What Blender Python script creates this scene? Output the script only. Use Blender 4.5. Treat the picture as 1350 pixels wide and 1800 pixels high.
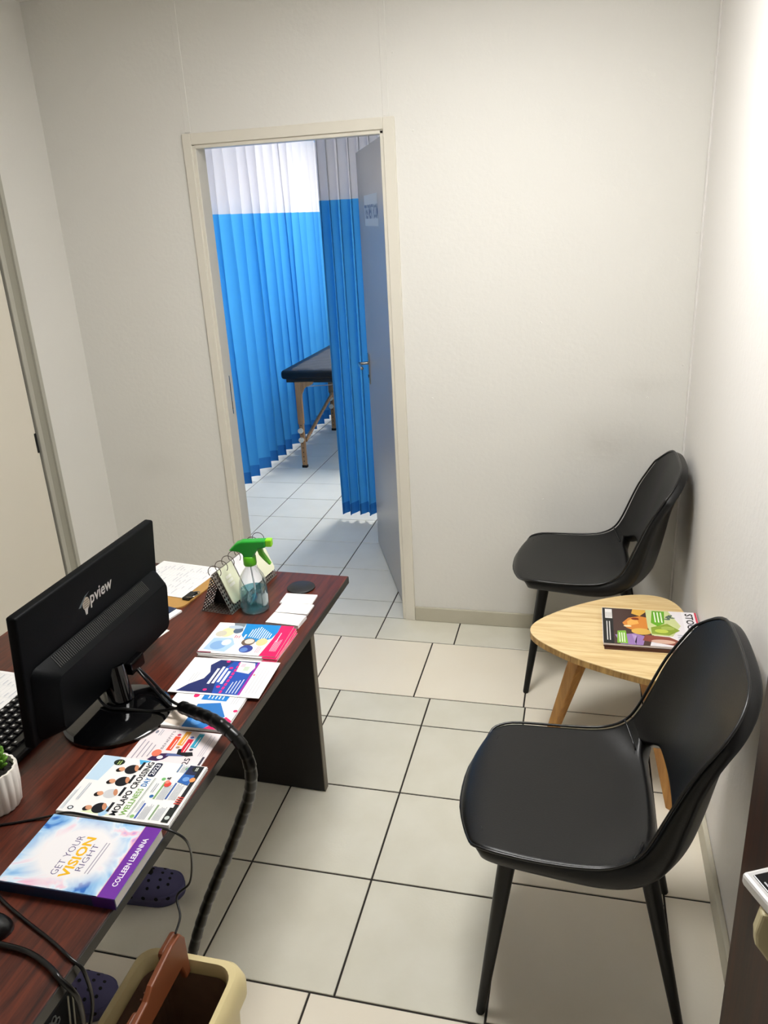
import bpy, bmesh, math, random
from math import sin, cos, pi, radians as R
from mathutils import Vector, Matrix
random.seed(7)
for o in list(bpy.data.objects): bpy.data.objects.remove(o)
S = bpy.context.scene
COL = S.collection

# ------------------------------------------------------------------ camera
def cam_axes(a, b, c):
    f = Vector((-sin(a)*cos(b), cos(a)*cos(b), sin(b))); r0 = Vector((cos(a), sin(a), 0)); u0 = r0.cross(f)
    return cos(c)*r0+sin(c)*u0, -sin(c)*r0+cos(c)*u0, f
cam = bpy.data.cameras.new('camera'); camo = bpy.data.objects.new('camera', cam); COL.objects.link(camo)
r_, u_, f_ = cam_axes(0.2586, -0.3595, -0.0554)
M = Matrix((r_, u_, -f_)).transposed().to_4x4(); M.translation = Vector((0.6965, -3.0844, 1.715))
camo.matrix_world = M
cam.sensor_fit = 'HORIZONTAL'; cam.sensor_width = 36; cam.lens = 1380.18*36/1350; cam.clip_start = 0.02
S.camera = camo
# ------------------------------------------------------------------ world, exposure, daylight
w = bpy.data.worlds.new('sky'); S.world = w; w.use_nodes = True
w.node_tree.nodes['Background'].inputs[0].default_value = (0.86, 0.93, 1.0, 1); w.node_tree.nodes['Background'].inputs[1].default_value = 0.9
S.view_settings.view_transform = 'Standard'; S.view_settings.look = 'None'; S.view_settings.gamma = 1
S.view_settings.use_curve_mapping = False; S.view_settings.exposure = 0.12
def area(name, loc, rot, sx, sy, power, col):
    l = bpy.data.lights.new(name, 'AREA'); l.shape = 'RECTANGLE'; l.size = sx; l.size_y = sy; l.energy = power; l.color = col
    o = bpy.data.objects.new(name, l); COL.objects.link(o); o.location = loc; o.rotation_euler = rot; return o
# daylight entering by the treatment-room windows
area('daylight_side', (-2.62, 2.5, 1.55), (0, R(-90), 0), 1.5, 2.9, 62, (1, 0.99, 0.97))
area('daylight_far', (-0.9, 5.0, 1.5), (R(-90), 0, 0), 2.4, 1.2, 22, (0.93, 0.97, 1.0))

# ------------------------------------------------------------------ helpers
def lin(h):
    h = h.lstrip('#'); c = [int(h[i:i+2], 16)/255 for i in (0, 2, 4)]
    return tuple(x/12.92 if x <= .04045 else ((x+.055)/1.055)**2.4 for x in c)+(1,)
MATS = {}
def mat(name, hexcol, rough=.5, metal=0, spec=.5, noise=None, bump=None, coat=0, sheen=0):
    """noise=(scale, second colour, amount); bump=(scale, strength)"""
    if name in MATS: return MATS[name]
    m = bpy.data.materials.new(name); m.use_nodes = True; nt = m.node_tree; b = nt.nodes['Principled BSDF']
    b.inputs['Base Color'].default_value = lin(hexcol); b.inputs['Roughness'].default_value = rough
    b.inputs['Metallic'].default_value = metal; b.inputs['Specular IOR Level'].default_value = spec
    b.inputs['Coat Weight'].default_value = coat; b.inputs['Sheen Weight'].default_value = sheen
    tc = None
    if noise or bump:
        tc = nt.nodes.new('ShaderNodeTexCoord')
    if noise:
        n = nt.nodes.new('ShaderNodeTexNoise'); n.inputs['Scale'].default_value = noise[0]; n.inputs['Detail'].default_value = 6
        nt.links.new(tc.outputs['Object'], n.inputs['Vector'])
        rp = nt.nodes.new('ShaderNodeValToRGB'); rp.color_ramp.elements[0].position = .5-.5*noise[2]; rp.color_ramp.elements[1].position = .5+.5*noise[2]
        rp.color_ramp.elements[0].color = lin(noise[1]); rp.color_ramp.elements[1].color = lin(hexcol)
        nt.links.new(n.outputs['Fac'], rp.inputs[0]); nt.links.new(rp.outputs[0], b.inputs['Base Color'])
    if bump:
        n = nt.nodes.new('ShaderNodeTexNoise'); n.inputs['Scale'].default_value = bump[0]; n.inputs['Detail'].default_value = 4
        nt.links.new(tc.outputs['Object'], n.inputs['Vector'])
        bp = nt.nodes.new('ShaderNodeBump'); bp.inputs['Strength'].default_value = bump[1]; bp.inputs['Distance'].default_value = .01
        nt.links.new(n.outputs['Fac'], bp.inputs['Height']); nt.links.new(bp.outputs[0], b.inputs['Normal'])
    MATS[name] = m; return m
def wood(name, c0, c1, axis, scale, rough, dist=6, ramp=(.35, .65), coat=0):
    """streaky grain running along one axis of the object"""
    m = bpy.data.materials.new(name); m.use_nodes = True; nt = m.node_tree; b = nt.nodes['Principled BSDF']
    tc = nt.nodes.new('ShaderNodeTexCoord'); mp = nt.nodes.new('ShaderNodeMapping')
    sc = [scale]*3; sc[axis] = scale/14; mp.inputs['Scale'].default_value = sc
    nt.links.new(tc.outputs['Object'], mp.inputs[0])
    n = nt.nodes.new('ShaderNodeTexNoise'); n.inputs['Scale'].default_value = 1; n.inputs['Detail'].default_value = 8; n.inputs['Roughness'].default_value = .65; n.inputs['Distortion'].default_value = dist*.1
    nt.links.new(mp.outputs[0], n.inputs['Vector'])
    rp = nt.nodes.new('ShaderNodeValToRGB'); rp.color_ramp.elements[0].position = ramp[0]; rp.color_ramp.elements[1].position = ramp[1]
    rp.color_ramp.elements[0].color = lin(c0); rp.color_ramp.elements[1].color = lin(c1)
    nt.links.new(n.outputs['Fac'], rp.inputs[0]); nt.links.new(rp.outputs[0], b.inputs['Base Color'])
    b.inputs['Roughness'].default_value = rough; b.inputs['Coat Weight'].default_value = coat
    bp = nt.nodes.new('ShaderNodeBump'); bp.inputs['Strength'].default_value = .08; bp.inputs['Distance'].default_value = .003
    nt.links.new(n.outputs['Fac'], bp.inputs['Height']); nt.links.new(bp.outputs[0], b.inputs['Normal'])
    return m

def link(name, me, m=None, parent=None, loc=(0, 0, 0), rot=(0, 0, 0), smooth=False):
    o = bpy.data.objects.new(name, me); COL.objects.link(o); o.location = loc; o.rotation_euler = rot
    if m is not None and not me.materials: me.materials.append(m)
    if parent is not None: o.parent = parent
    if smooth:
        for p in me.polygons: p.use_smooth = True
    return o
def bm_obj(name, bm, m=None, parent=None, loc=(0, 0, 0), rot=(0, 0, 0), smooth=False, recalc=True):
    if recalc: bmesh.ops.recalc_face_normals(bm, faces=bm.faces)
    me = bpy.data.meshes.new(name); bm.to_mesh(me); bm.free()
    return link(name, me, m, parent, loc, rot, smooth)
def autosmooth(o, ang=40):
    for p in o.data.polygons: p.use_smooth = True
    o.data.set_sharp_from_angle(angle=R(ang)); return o
def tag(o, label, cat, group=None):
    o['label'] = label; o['category'] = cat
    if group: o['group'] = group
    return o
def struct(o): o['kind'] = 'structure'; return o
def root(name, label, cat, loc=(0, 0, 0), rz=0, group=None):
    o = bpy.data.objects.new(name, None); COL.objects.link(o); o.location = loc; o.rotation_euler = (0, 0, rz); o.empty_display_size = .05
    return tag(o, label, cat, group)
def box(bm, x0, x1, y0, y1, z0, z1, bev=0, seg=2, T=None):
    r = bmesh.ops.create_cube(bm, size=1)
    vs = r['verts']
    for v in vs: v.co = Vector(((x0+x1)/2+v.co.x*(x1-x0), (y0+y1)/2+v.co.y*(y1-y0), (z0+z1)/2+v.co.z*(z1-z0)))
    if bev:
        es = {e for v in vs for e in v.link_edges}
        rr = bmesh.ops.bevel(bm, geom=list(es), offset=bev, segments=seg, affect='EDGES', profile=.5)
        vs = list({v for f in rr['faces'] for v in f.verts} | {v for v in vs if v.is_valid})
    if T is not None:
        for v in vs: v.co = T @ v.co
    return vs
def boxo(name, x0, x1, y0, y1, z0, z1, m, parent=None, bev=0, loc=(0, 0, 0), rot=(0, 0, 0), seg=2):
    bm = bmesh.new(); box(bm, x0, x1, y0, y1, z0, z1, bev, seg); return bm_obj(name, bm, m, parent, loc, rot)
def cyl(bm, p0, p1, r0, r1=None, n=16, cap=True):
    r1 = r0 if r1 is None else r1
    p0 = Vector(p0); p1 = Vector(p1); d = (p1-p0).normalized(); a = d.orthogonal().normalized(); b = d.cross(a)
    A = [bm.verts.new(p0+r0*(cos(2*pi*i/n)*a+sin(2*pi*i/n)*b)) for i in range(n)]
    B = [bm.verts.new(p1+r1*(cos(2*pi*i/n)*a+sin(2*pi*i/n)*b)) for i in range(n)]
    for i in range(n): bm.faces.new((A[i], A[(i+1) % n], B[(i+1) % n], B[i]))
    if cap: bm.faces.new(A[::-1]); bm.faces.new(B)
def catmull(P, n, closed=False):
    P = [Vector(p) for p in P]; out = []; N = len(P); segs = N if closed else N-1
    for i in range(segs):
        if closed: a, b, c, d = P[(i-1) % N], P[i], P[(i+1) % N], P[(i+2) % N]
        else: a, b, c, d = P[max(i-1, 0)], P[i], P[i+1], P[min(i+2, N-1)]
        for k in range(n):
            t = k/n; out.append(.5*((2*b)+(c-a)*t+(2*a-5*b+4*c-d)*t*t+(3*b-a-3*c+d)*t**3))
    if not closed: out.append(P[-1])
    return out
def sweep(bm, P, rad, n=8, closed=False, cap=True):
    """tube along a polyline, rad a number or f(i, total)"""
    P = [Vector(p) for p in P]; N = len(P); rings = []; prev = None
    for i in range(N):
        t = (P[(i+1) % N]-P[i-1]) if closed else (P[min(i+1, N-1)]-P[max(i-1, 0)])
        t = t.normalized() if t.length > 1e-9 else Vector((0, 0, 1))
        a = t.orthogonal().normalized() if prev is None else (prev-t*prev.dot(t)).normalized()
        prev = a; b = t.cross(a); rr = rad(i, N) if callable(rad) else rad
        rings.append([bm.verts.new(P[i]+rr*(cos(2*pi*k/n)*a+sin(2*pi*k/n)*b)) for k in range(n)])
    for i in range(N if closed else N-1):
        A, B = rings[i], rings[(i+1) % N]
        off = 0
        if closed and i == N-1:
            off = min(range(n), key=lambda o: (A[0].co-B[o].co).length)
        for k in range(n): bm.faces.new((A[k], A[(k+1) % n], B[(k+1+off) % n], B[(k+off) % n]))
    if cap and not closed: bm.faces.new(rings[0][::-1]); bm.faces.new(rings[-1])
def tube(name, P, rad, m, parent=None, n=8, sub=6, closed=False, **k):
    bm = bmesh.new(); sweep(bm, catmull(P, sub, closed) if sub else P, rad, n, closed); return bm_obj(name, bm, m, parent, smooth=True, **k)
def lathe(bm, prof, n=32, flute=None):
    rings = []
    for (r, z) in prof:
        if r < 1e-6: rings.append([bm.verts.new((0, 0, z))]); continue
        ring = []
        for i in range(n):
            a = 2*pi*i/n; rr = r*(1 if flute is None else flute(a)); ring.append(bm.verts.new((rr*cos(a), rr*sin(a), z)))
        rings.append(ring)
    for A, B in zip(rings, rings[1:]):
        for i in range(n):
            j = (i+1) % n
            if len(A) == 1 and len(B) > 1: bm.faces.new((A[0], B[j], B[i]))
            elif len(B) == 1 and len(A) > 1: bm.faces.new((A[i], A[j], B[0]))
            elif len(A) > 1: bm.faces.new((A[i], A[j], B[j], B[i]))
def latheo(name, prof, m, parent=None, n=32, loc=(0, 0, 0), rot=(0, 0, 0), flute=None):
    bm = bmesh.new(); lathe(bm, prof, n, flute); return autosmooth(bm_obj(name, bm, m, parent, loc, rot), 50)
def prism(bm, pts, z0, z1):
    A = [bm.verts.new((p[0], p[1], z0)) for p in pts]; B = [bm.verts.new((p[0], p[1], z1)) for p in pts]; n = len(pts)
    bm.faces.new(A[::-1]); bm.faces.new(B)
    for i in range(n): bm.faces.new((A[i], A[(i+1) % n], B[(i+1) % n], B[i]))
def rrect(w_, d_, r, n=5):
    P = []
    for cx, cy, a0 in ((w_/2-r, d_/2-r, 0), (-w_/2+r, d_/2-r, 90), (-w_/2+r, -d_/2+r, 180), (w_/2-r, -d_/2+r, 270)):
        for k in range(n+1): a = R(a0+90*k/n); P.append((cx+r*cos(a), cy+r*sin(a)))
    return P
def loops(bm, L, cap0=True, cap1=True):
    rings = [[bm.verts.new(p) for p in l] for l in L]; n = len(rings[0])
    for A, B in zip(rings, rings[1:]):
        for i in range(n): bm.faces.new((A[i], A[(i+1) % n], B[(i+1) % n], B[i]))
    if cap0: bm.faces.new(rings[0][::-1])
    if cap1: bm.faces.new(rings[-1])
def mod_solid(o, t, off=-1):
    s = o.modifiers.new('thickness', 'SOLIDIFY'); s.thickness = t; s.offset = off; return s
def mod_sub(o, l=2):
    s = o.modifiers.new('smooth', 'SUBSURF'); s.levels = l; s.render_levels = l; return s
def mod_bev(o, wd, seg=2):
    s = o.modifiers.new('bevel', 'BEVEL'); s.width = wd; s.segments = seg; s.limit_method = 'ANGLE'; return s

# ---- flat print: coloured shapes and lettering laid on a sheet
def ink(h, rough=.45):
    return mat('print_'+h.lstrip('#')+('' if rough == .45 else '_%d' % (rough*100)), h, rough, spec=.4)
class Print:
    def __init__(s, z=.00015): s.V = []; s.F = []; s.MI = []; s.mats = []; s.z = z; s.dz = .000015
    def _m(s, m):
        if isinstance(m, str): m = ink(m)
        if m not in s.mats: s.mats.append(m)
        return s.mats.index(m)
    def poly(s, pts, col):
        b = len(s.V); s.z += s.dz; s.V += [(p[0], p[1], s.z) for p in pts]; s.F.append(tuple(range(b, b+len(pts)))); s.MI.append(s._m(col))
    def rect(s, x0, y0, x1, y1, col): s.poly([(x0, y0), (x1, y0), (x1, y1), (x0, y1)], col)
    def ell(s, cx, cy, rx, ry, col, rot=0, n=20):
        s.poly([(cx+rx*cos(2*pi*i/n)*cos(rot)-ry*sin(2*pi*i/n)*sin(rot), cy+rx*cos(2*pi*i/n)*sin(rot)+ry*sin(2*pi*i/n)*cos(rot)) for i in range(n)], col)
    def bars(s, x0, y0, x1, y1, rows, col, fill=.4, ragged=.25):
        h = (y1-y0)/rows; z = s.z
        for i in range(rows):
            e = x1-(x1-x0)*ragged*random.random(); s.z = z; s.rect(x0, y0+i*h, e, y0+i*h+h*fill, col)
    def text(s, txt, x, y, width, height, col, offset=0, shear=0):
        c = bpy.data.curves.new('t', 'FONT'); c.body = txt; c.size = 1; c.resolution_u = 2; c.offset = offset; c.shear = shear
        o = bpy.data.objects.new('t', c); me = bpy.data.meshes.new_from_object(o)
        xs = [v.co.x for v in me.vertices]; ys = [v.co.y for v in me.vertices]
        sx = width/(max(xs)-min(xs)); sy = height/(max(ys)-min(ys)); b = len(s.V); s.z += s.dz
        s.V += [(x+(v.co.x-min(xs))*sx, y+(v.co.y-min(ys))*sy, s.z) for v in me.vertices]; k = s._m(col)
        for p in me.polygons: s.F.append(tuple(b+i for i in p.vertices)); s.MI.append(k)
        bpy.data.objects.remove(o); bpy.data.curves.remove(c); bpy.data.meshes.remove(me)
    def build(s, name, parent, loc=(0, 0, 0), rot=(0, 0, 0)):
        me = bpy.data.meshes.new(name); me.from_pydata(s.V, [], s.F)
        for m in s.mats: me.materials.append(m)
        for p, k in zip(me.polygons, s.MI): p.material_index = k
        return link(name, me, None, parent, loc, rot)

# ------------------------------------------------------------------ materials
def wall_paint(name, c, stains=()):
    m = mat(name, c, .55, spec=.35, bump=(55, .12)); nt = m.node_tree; b = nt.nodes['Principled BSDF']
    if stains:
        geo = nt.nodes.new('ShaderNodeNewGeometry'); last = None
        n = nt.nodes.new('ShaderNodeTexNoise'); n.inputs['Scale'].default_value = 9; n.inputs['Detail'].default_value = 5
        nt.links.new(geo.outputs['Position'], n.inputs['Vector'])
        col = None
        for (px, py, pz, sx, sy, sz, amt) in stains:
            mp = nt.nodes.new('ShaderNodeMapping'); mp.vector_type = 'TEXTURE'; mp.inputs['Location'].default_value = (px, py, pz); mp.inputs['Scale'].default_value = (sx, sy, sz)
            nt.links.new(geo.outputs['Position'], mp.inputs[0])
            g = nt.nodes.new('ShaderNodeTexGradient'); g.gradient_type = 'QUADRATIC_SPHERE'; nt.links.new(mp.outputs[0], g.inputs[0])
            mu = nt.nodes.new('ShaderNodeMath'); mu.operation = 'MULTIPLY'; nt.links.new(g.outputs['Fac'], mu.inputs[0]); nt.links.new(n.outputs['Fac'], mu.inputs[1])
            m2 = nt.nodes.new('ShaderNodeMath'); m2.operation = 'MULTIPLY'; m2.inputs[1].default_value = amt; m2.use_clamp = True; nt.links.new(mu.outputs[0], m2.inputs[0])
            mx = nt.nodes.new('ShaderNodeMixRGB'); mx.inputs[1].default_value = lin(c); mx.inputs[2].default_value = lin('#8d8676')
            if col is not None: nt.links.new(col, mx.inputs[1])
            nt.links.new(m2.outputs[0], mx.inputs[0]); col = mx.outputs[0]
        nt.links.new(col, b.inputs['Base Color'])
    return m
M_wall_back = wall_paint('wall_cream_paint_scuffed', '#e6e4de', [(.80, 0, .84, .36, .4, .20, .34), (.93, 0, 1.07, .2, .4, .08, .22), (-1.2, 0, .70, .25, .4, .12, .2)])
M_wall = wall_paint('wall_cream_paint', '#e6e4de')
M_wall_w = wall_paint('wall_white_paint', '#ebe8e4')
M_ceil = mat('ceiling_white', '#ece9e2', .7)
M_frame = mat('frame_enamel', '#e2ddd0', .35, spec=.5, bump=(30, .05))
M_base = mat('baseboard_paint', '#c9c4b2', .5, noise=(8, '#bdb7a4', .8))
M_grout = mat('grout_dark', '#2e2924', .9)
M_tile_g = mat('tile_grey_cream', '#e5e2d4', .30, spec=.5, noise=(7, '#d6d2c0', .7), bump=(140, .04))
M_tile_c = mat('tile_cream', '#f3ecdc', .30, spec=.5, noise=(3, '#ece2ce', .8), bump=(140, .03))
M_tile_w = mat('tile_cool_grey', '#e3e2d9', .3, spec=.5, noise=(6, '#d8d7cd', .7), bump=(140, .04))
M_door = mat('door_grey_satin', '#aaa49f', .32, spec=.5)
M_steel = mat('steel', '#b7b4ae', .25, metal=1)
M_alu = mat('aluminium_painted', '#b9b7ab', .4, metal=.2)
M_black = mat('black_gap', '#0b0b0b', .8)
M_leather = mat('black_leatherette', '#070708', .36, spec=.42, bump=(260, .05))
M_leather_edge = mat('black_piping', '#070708', .3, spec=.6)
M_legblack = mat('black_powder_coat', '#050505', .38, spec=.3)
M_desk = wood('mahogany_laminate', '#230805', '#6a2c18', 1, 75, .36, ramp=(.32, .70))
M_deskedge = mat('desk_edge_band', '#15100d', .3, spec=.6)
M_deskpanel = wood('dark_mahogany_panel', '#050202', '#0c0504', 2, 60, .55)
M_deskpedge = mat('panel_edge_band', '#6e6559', .45)
M_ash = wood('light_ash_wood', '#d2ad72', '#ecd3a0', 0, 42, .45, dist=14, ramp=(.3, .6))
M_ashleg = wood('ash_leg_wood', '#a06a2a', '#c99246', 2, 45, .45)
M_ashedge = wood('ash_edge_wood', '#8a6432', '#d0a766', 2, 90, .5)
M_paper = mat('paper_white', '#f2f0ee', .6, spec=.3)
M_paper_p = mat('paper_pinkish', '#efe3e4', .5, spec=.3)
M_monitor = mat('monitor_black_plastic', '#040608', .55, spec=.12, bump=(500, .05))
M_gloss = mat('glossy_black_plastic', '#050506', .08, spec=.6)
M_cable = mat('cable_black', '#060606', .3, spec=.5)
M_silver = mat('logo_silver', '#c9c6c0', .4, metal=.3)
M_brown = wood('dark_brown_wood', '#1c0d07', '#40210f', 2, 38, .45)

# ------------------------------------------------------------------ THE SETTING
XL, XR, CH = -1.451, 1.0822, 2.555
YN = -4.3
# floor: dark grout bed with the tiles as pieces
floor = struct(boxo('floor', -2.6, 1.7, YN-.1, 4.9, -.12, -.003, M_grout))
TCACHE = {}
def tile(x0, x1, y0, y1, m):
    g = .0028; wx, wy = round(x1-x0, 4), round(y1-y0, 4)
    if wx < .02 or wy < .02: return
    k = (wx, wy, m.name)
    if k not in TCACHE:
        bm = bmesh.new(); a, b = wx/2-g, wy/2-g; c = .0012
        loops(bm, [[(-a, -b, -.008), (a, -b, -.008), (a, b, -.008), (-a, b, -.008)], [(-a, -b, -c), (a, -b, -c), (a, b, -c), (-a, b, -c)],
                   [(-a+c, -b+c, 0), (a-c, -b+c, 0), (a-c, b-c, 0), (-a+c, b-c, 0)]], cap0=False)
        me = bpy.data.meshes.new('tile'); bmesh.ops.recalc_face_normals(bm, faces=bm.faces); bm.to_mesh(me); bm.free(); me.materials.append(m); TCACHE[k] = me
    o = link('tile', TCACHE[k], None, floor, ((x0+x1)/2, (y0+y1)/2, 0)); return o
def field(xs, ys, m, clip):
    cx0, cx1, cy0, cy1 = clip
    for a, b in zip(xs, xs[1:]):
        for c, d in zip(ys, ys[1:]):
            x0, x1, y0, y1 = max(a, cx0), min(b, cx1), max(c, cy0), min(d, cy1)
            if x1 > x0 and y1 > y0: tile(x0, x1, y0, y1, m)
t = .35574; gx, gy = .1792, -.7722
s1, s2 = -.1933, -.6003
gxs = [gx+i*t for i in range(-5, 2)]
field(gxs, [gy-3*t, gy-2*t, gy-t, gy, s2], M_tile_g, (XL, gx+t, gy-3*t, s2))
field([-1.525, -1.115, -.703, -.293, .115, .529, .953, 1.3], [s2, s1], M_tile_c, (XL, XR, s2, s1))
field([gx+t, .954], [-2.243, -1.833, -1.423, -1.013, s2], M_tile_c, (gx+t, .954, -1.833, s2))
field([.954, 1.3], [-2.21, -1.80, -1.391, -.985, s2], M_tile_c, (.954, XR, -1.833, s2))
field([-1.525, -1.113, -.702, -.291, .1195, .53, .954, 1.3], [-4.3, -3.892, -3.482, -3.071, -2.661, -2.25, gy-3*t], M_tile_c, (XL, XR, YN, -1.8386))
bx = [.206+.3445*i for i in range(-8, 5)]
field(bx, [s1, .155, .495, .835, 1.181, 1.512, 1.825, 2.148, 2.476, 2.81, 3.15, 3.49, 3.83, 4.17, 4.51, 4.85], M_tile_w, (-2.4, 1.6, .0, 4.6))
field(bx, [s1, .0], M_tile_g, (XL, XR, s1, .0))
ceiling = struct(boxo('ceiling', -2.6, 1.7, YN-.1, 4.9, CH, CH+.1, M_ceil))
# back wall with its doorway
WT = .095; OX0, OX1, OH = -.84, .0, 2.052
bm = bmesh.new()
box(bm, -2.5, OX0, 0, WT, 0, CH); box(bm, OX1, 1.6, 0, WT, 0, CH); box(bm, OX0, OX1, 0, WT, OH, CH)
wall_back = struct(bm_obj('wall_back', bm, M_wall_back))
for i, (x, z0, z1) in enumerate([(-.818, OH+.004, CH-.002), (-.03, OH+.004, CH-.002)]):   # board joints above the door
    boxo('joint_strip', x-.012, x+.012, -.0016, .002, z0, z1, M_wall_back, wall_back, .0012, seg=1)
nm = None
for (x, z) in [(.535, 1.309), (1.066, 1.607), (1.055, 1.143), (1.054, .887), (.937, 1.021), (.109, 1.018), (.068, 2.0), (.558, .597), (.004, 2.254), (1.068, 2.1)]:
    bm = bmesh.new(); cyl(bm, (0, .001, 0), (0, -.0016, 0), .0045, .003, 10); o = bm_obj('nail_head', bm, M_wall_back, wall_back, (x, 0, z))
wall_left = struct(boxo('wall_left', XL-.1, XL, YN, 0, 0, CH, M_wall))
wall_right = struct(boxo('wall_right', XR, XR+.1, YN, 0, 0, CH, M_wall_w))
boxo('corner_strip', XR-.006, XR+.001, -.03, .0, 0, CH, M_wall_w, wall_right, .003)
wall_front = struct(boxo('wall_front', XL-.1, XR+.1, YN-.1, YN, 0, CH, M_wall))
# treatment room shell with its windows
bm = bmesh.new(); box(bm, -2.5, -2.4, WT, 4.6, 0, .85); box(bm, -2.5, -2.4, WT, 4.6, 2.25, CH); box(bm, -2.5, -2.4, WT, 1.05, .85, 2.25); box(bm, -2.5, -2.4, 3.95, 4.6, .85, 2.25)
wall_far_left = struct(bm_obj('wall_far_left', bm, M_wall_w))
wall_far_right = struct(boxo('wall_far_right', 1.6, 1.7, 0, 4.6, 0, CH, M_wall_w))
bm = bmesh.new(); box(bm, -2.5, 1.7, 4.6, 4.7, 0, .8); box(bm, -2.5, 1.7, 4.6, 4.7, 2.1, CH); box(bm, -2.5, -2.1, 4.6, 4.7, .8, 2.1); box(bm, .3, 1.7, 4.6, 4.7, .8, 2.1)
wall_far = struct(bm_obj('wall_far', bm, M_wall_w))
def pane_mat():
    m = bpy.data.materials.new('window_glass'); m.use_nodes = True; nt = m.node_tree; nt.nodes.remove(nt.nodes['Principled BSDF'])
    a = nt.nodes.new('ShaderNodeBsdfTransparent'); b = nt.nodes.new('ShaderNodeBsdfGlossy'); b.inputs['Roughness'].default_value = .02
    x = nt.nodes.new('ShaderNodeMixShader'); x.inputs[0].default_value = .06
    nt.links.new(a.outputs[0], x.inputs[1]); nt.links.new(b.outputs[0], x.inputs[2]); nt.links.new(x.outputs[0], nt.nodes['Material Output'].inputs[0]); return m
M_pane = pane_mat()
def window(name, horiz, c, a0, a1, z0, z1, n):
    bm = bmesh.new(); th = .035
    def B(u0, u1, v0, v1, d=.03):
        if horiz: box(bm, u0, u1, c-d, c+d, v0, v1)
        else: box(bm, c-d, c+d, u0, u1, v0, v1)
    B(a0, a1, z0, z0+th); B(a0, a1, z1-th, z1); B(a0, a0+th, z0, z1); B(a1-th, a1, z0, z1)
    for i in range(1, n): u = a0+(a1-a0)*i/n; B(u-.02, u+.02, z0, z1)
    o = struct(bm_obj(name, bm, mat('window_frame_white', '#e8e8e6', .4)))
    for i in range(n):
        u0 = a0+(a1-a0)*i/n+.02; u1 = a0+(a1-a0)*(i+1)/n-.02
        if horiz: boxo('pane', u0, u1, c-.003, c+.003, z0+.02, z1-.02, M_pane, o)
        else: boxo('pane', c-.003, c+.003, u0, u1, z0+.02, z1-.02, M_pane, o)
    if horiz: boxo('window_sill', a0-.05, a1+.05, c-.12, c-.03, z0-.035, z0, mat('sill_grey', '#aab0b8', .5), o)
window('window_1', False, -2.45, 1.05, 3.95, .85, 2.25, 3)
window('window_2', True, 4.65, -2.1, .3, .8, 2.1, 3)
# door frame of the back wall (pressed metal: face flange and lining)
fr = bpy.data.objects.new('trim_1', None); COL.objects.link(fr); struct(fr)
FW = .042
def frame_part(name, pts):
    bm = bmesh.new()
    for a in pts: box(bm, *a, .002, 1)
    bm_obj(name, bm, M_frame, fr)
frame_part('frame_jamb', [(OX1-FW, OX1+.002, -.012, WT+.012, 0, OH), (OX1-FW-.014, OX1-FW+.002, -.004, .045, 0, OH-FW)])
frame_part('frame_jamb', [(OX0-.002, OX0+FW-.008, -.012, WT+.012, 0, OH), (OX0+FW-.01, OX0+FW+.006, -.004, .045, 0, OH-FW)])
frame_part('frame_head', [(OX0+FW-.008, OX1-FW, -.0115, WT+.012, OH-FW+.002, OH), (OX0+FW, OX1-FW, -.004, .045, OH-FW-.012, OH-FW+.003)])
boxo('strike_plate', OX0+FW-.012, OX0+FW-.005, .05, .075, .93, 1.10, M_steel, fr, .001)
for z in (.97, 1.05): boxo('strike_recess', OX0+FW-.0055, OX0+FW-.0035, .055, .07, z-.018, z+.018, M_black, fr)
# inner treatment-room door, open
door = bpy.data.objects.new('door_1', None); COL.objects.link(door); struct(door)
ddir = Vector((-.385+.0735, .834-.087, 0)).normalized(); ang = math.atan2(ddir.y, ddir.x)
door.location = (-.0735, .098, .008); door.rotation_euler = (0, 0, ang)      # local x along leaf, local -y... visible face at y=0
bm = bmesh.new(); box(bm, 0, .805, -.040, 0, 0, 1.995, .0015, 1)
leaf = bm_obj('door_leaf', bm, M_door, door)
boxo('edge_strip', -.0015, .0, -.040, 0, 0, 1.995, M_frame, leaf)
boxo('handle_plate', .735, .775, -.0005, .006, .905, 1.06, M_steel, door, .002)
tube('lever_handle', [(.755, .005, 1.012), (.755, .045, 1.012), (.745, .053, 1.012), (.70, .054, 1.010), (.645, .052, 1.006)], .008, M_steel, door, 10)
bm = bmesh.new(); cyl(bm, (.755, .005, .945), (.755, .008, .945), .008, n=12); bm_obj('keyhole', bm, M_black, door)
for z in (.18, 1.73):
    bm = bmesh.new(); cyl(bm, (-.006, -.001, z-.05), (-.006, -.001, z+.05), .006, n=10); box(bm, -.0022, -.0014, -.034, -.002, z-.05, z+.05); bm_obj('hinge', bm, M_frame, door)
p = Print(.0004)
p.rect(.19, 1.67, .60, 1.80, '#ccd2da'); p.text('TREATMENT ROOM', .20, 1.70, .395, .06, '#123f78', .03)
po = p.build('door_sign', door)
# the sign is read from the free edge towards the hinges: mirror it onto the leaf face
po.matrix_local = Matrix(((-1, 0, 0, .79), (0, 0, 1, 0), (0, 1, 0, 0), (0, 0, 0, 1)))
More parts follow.
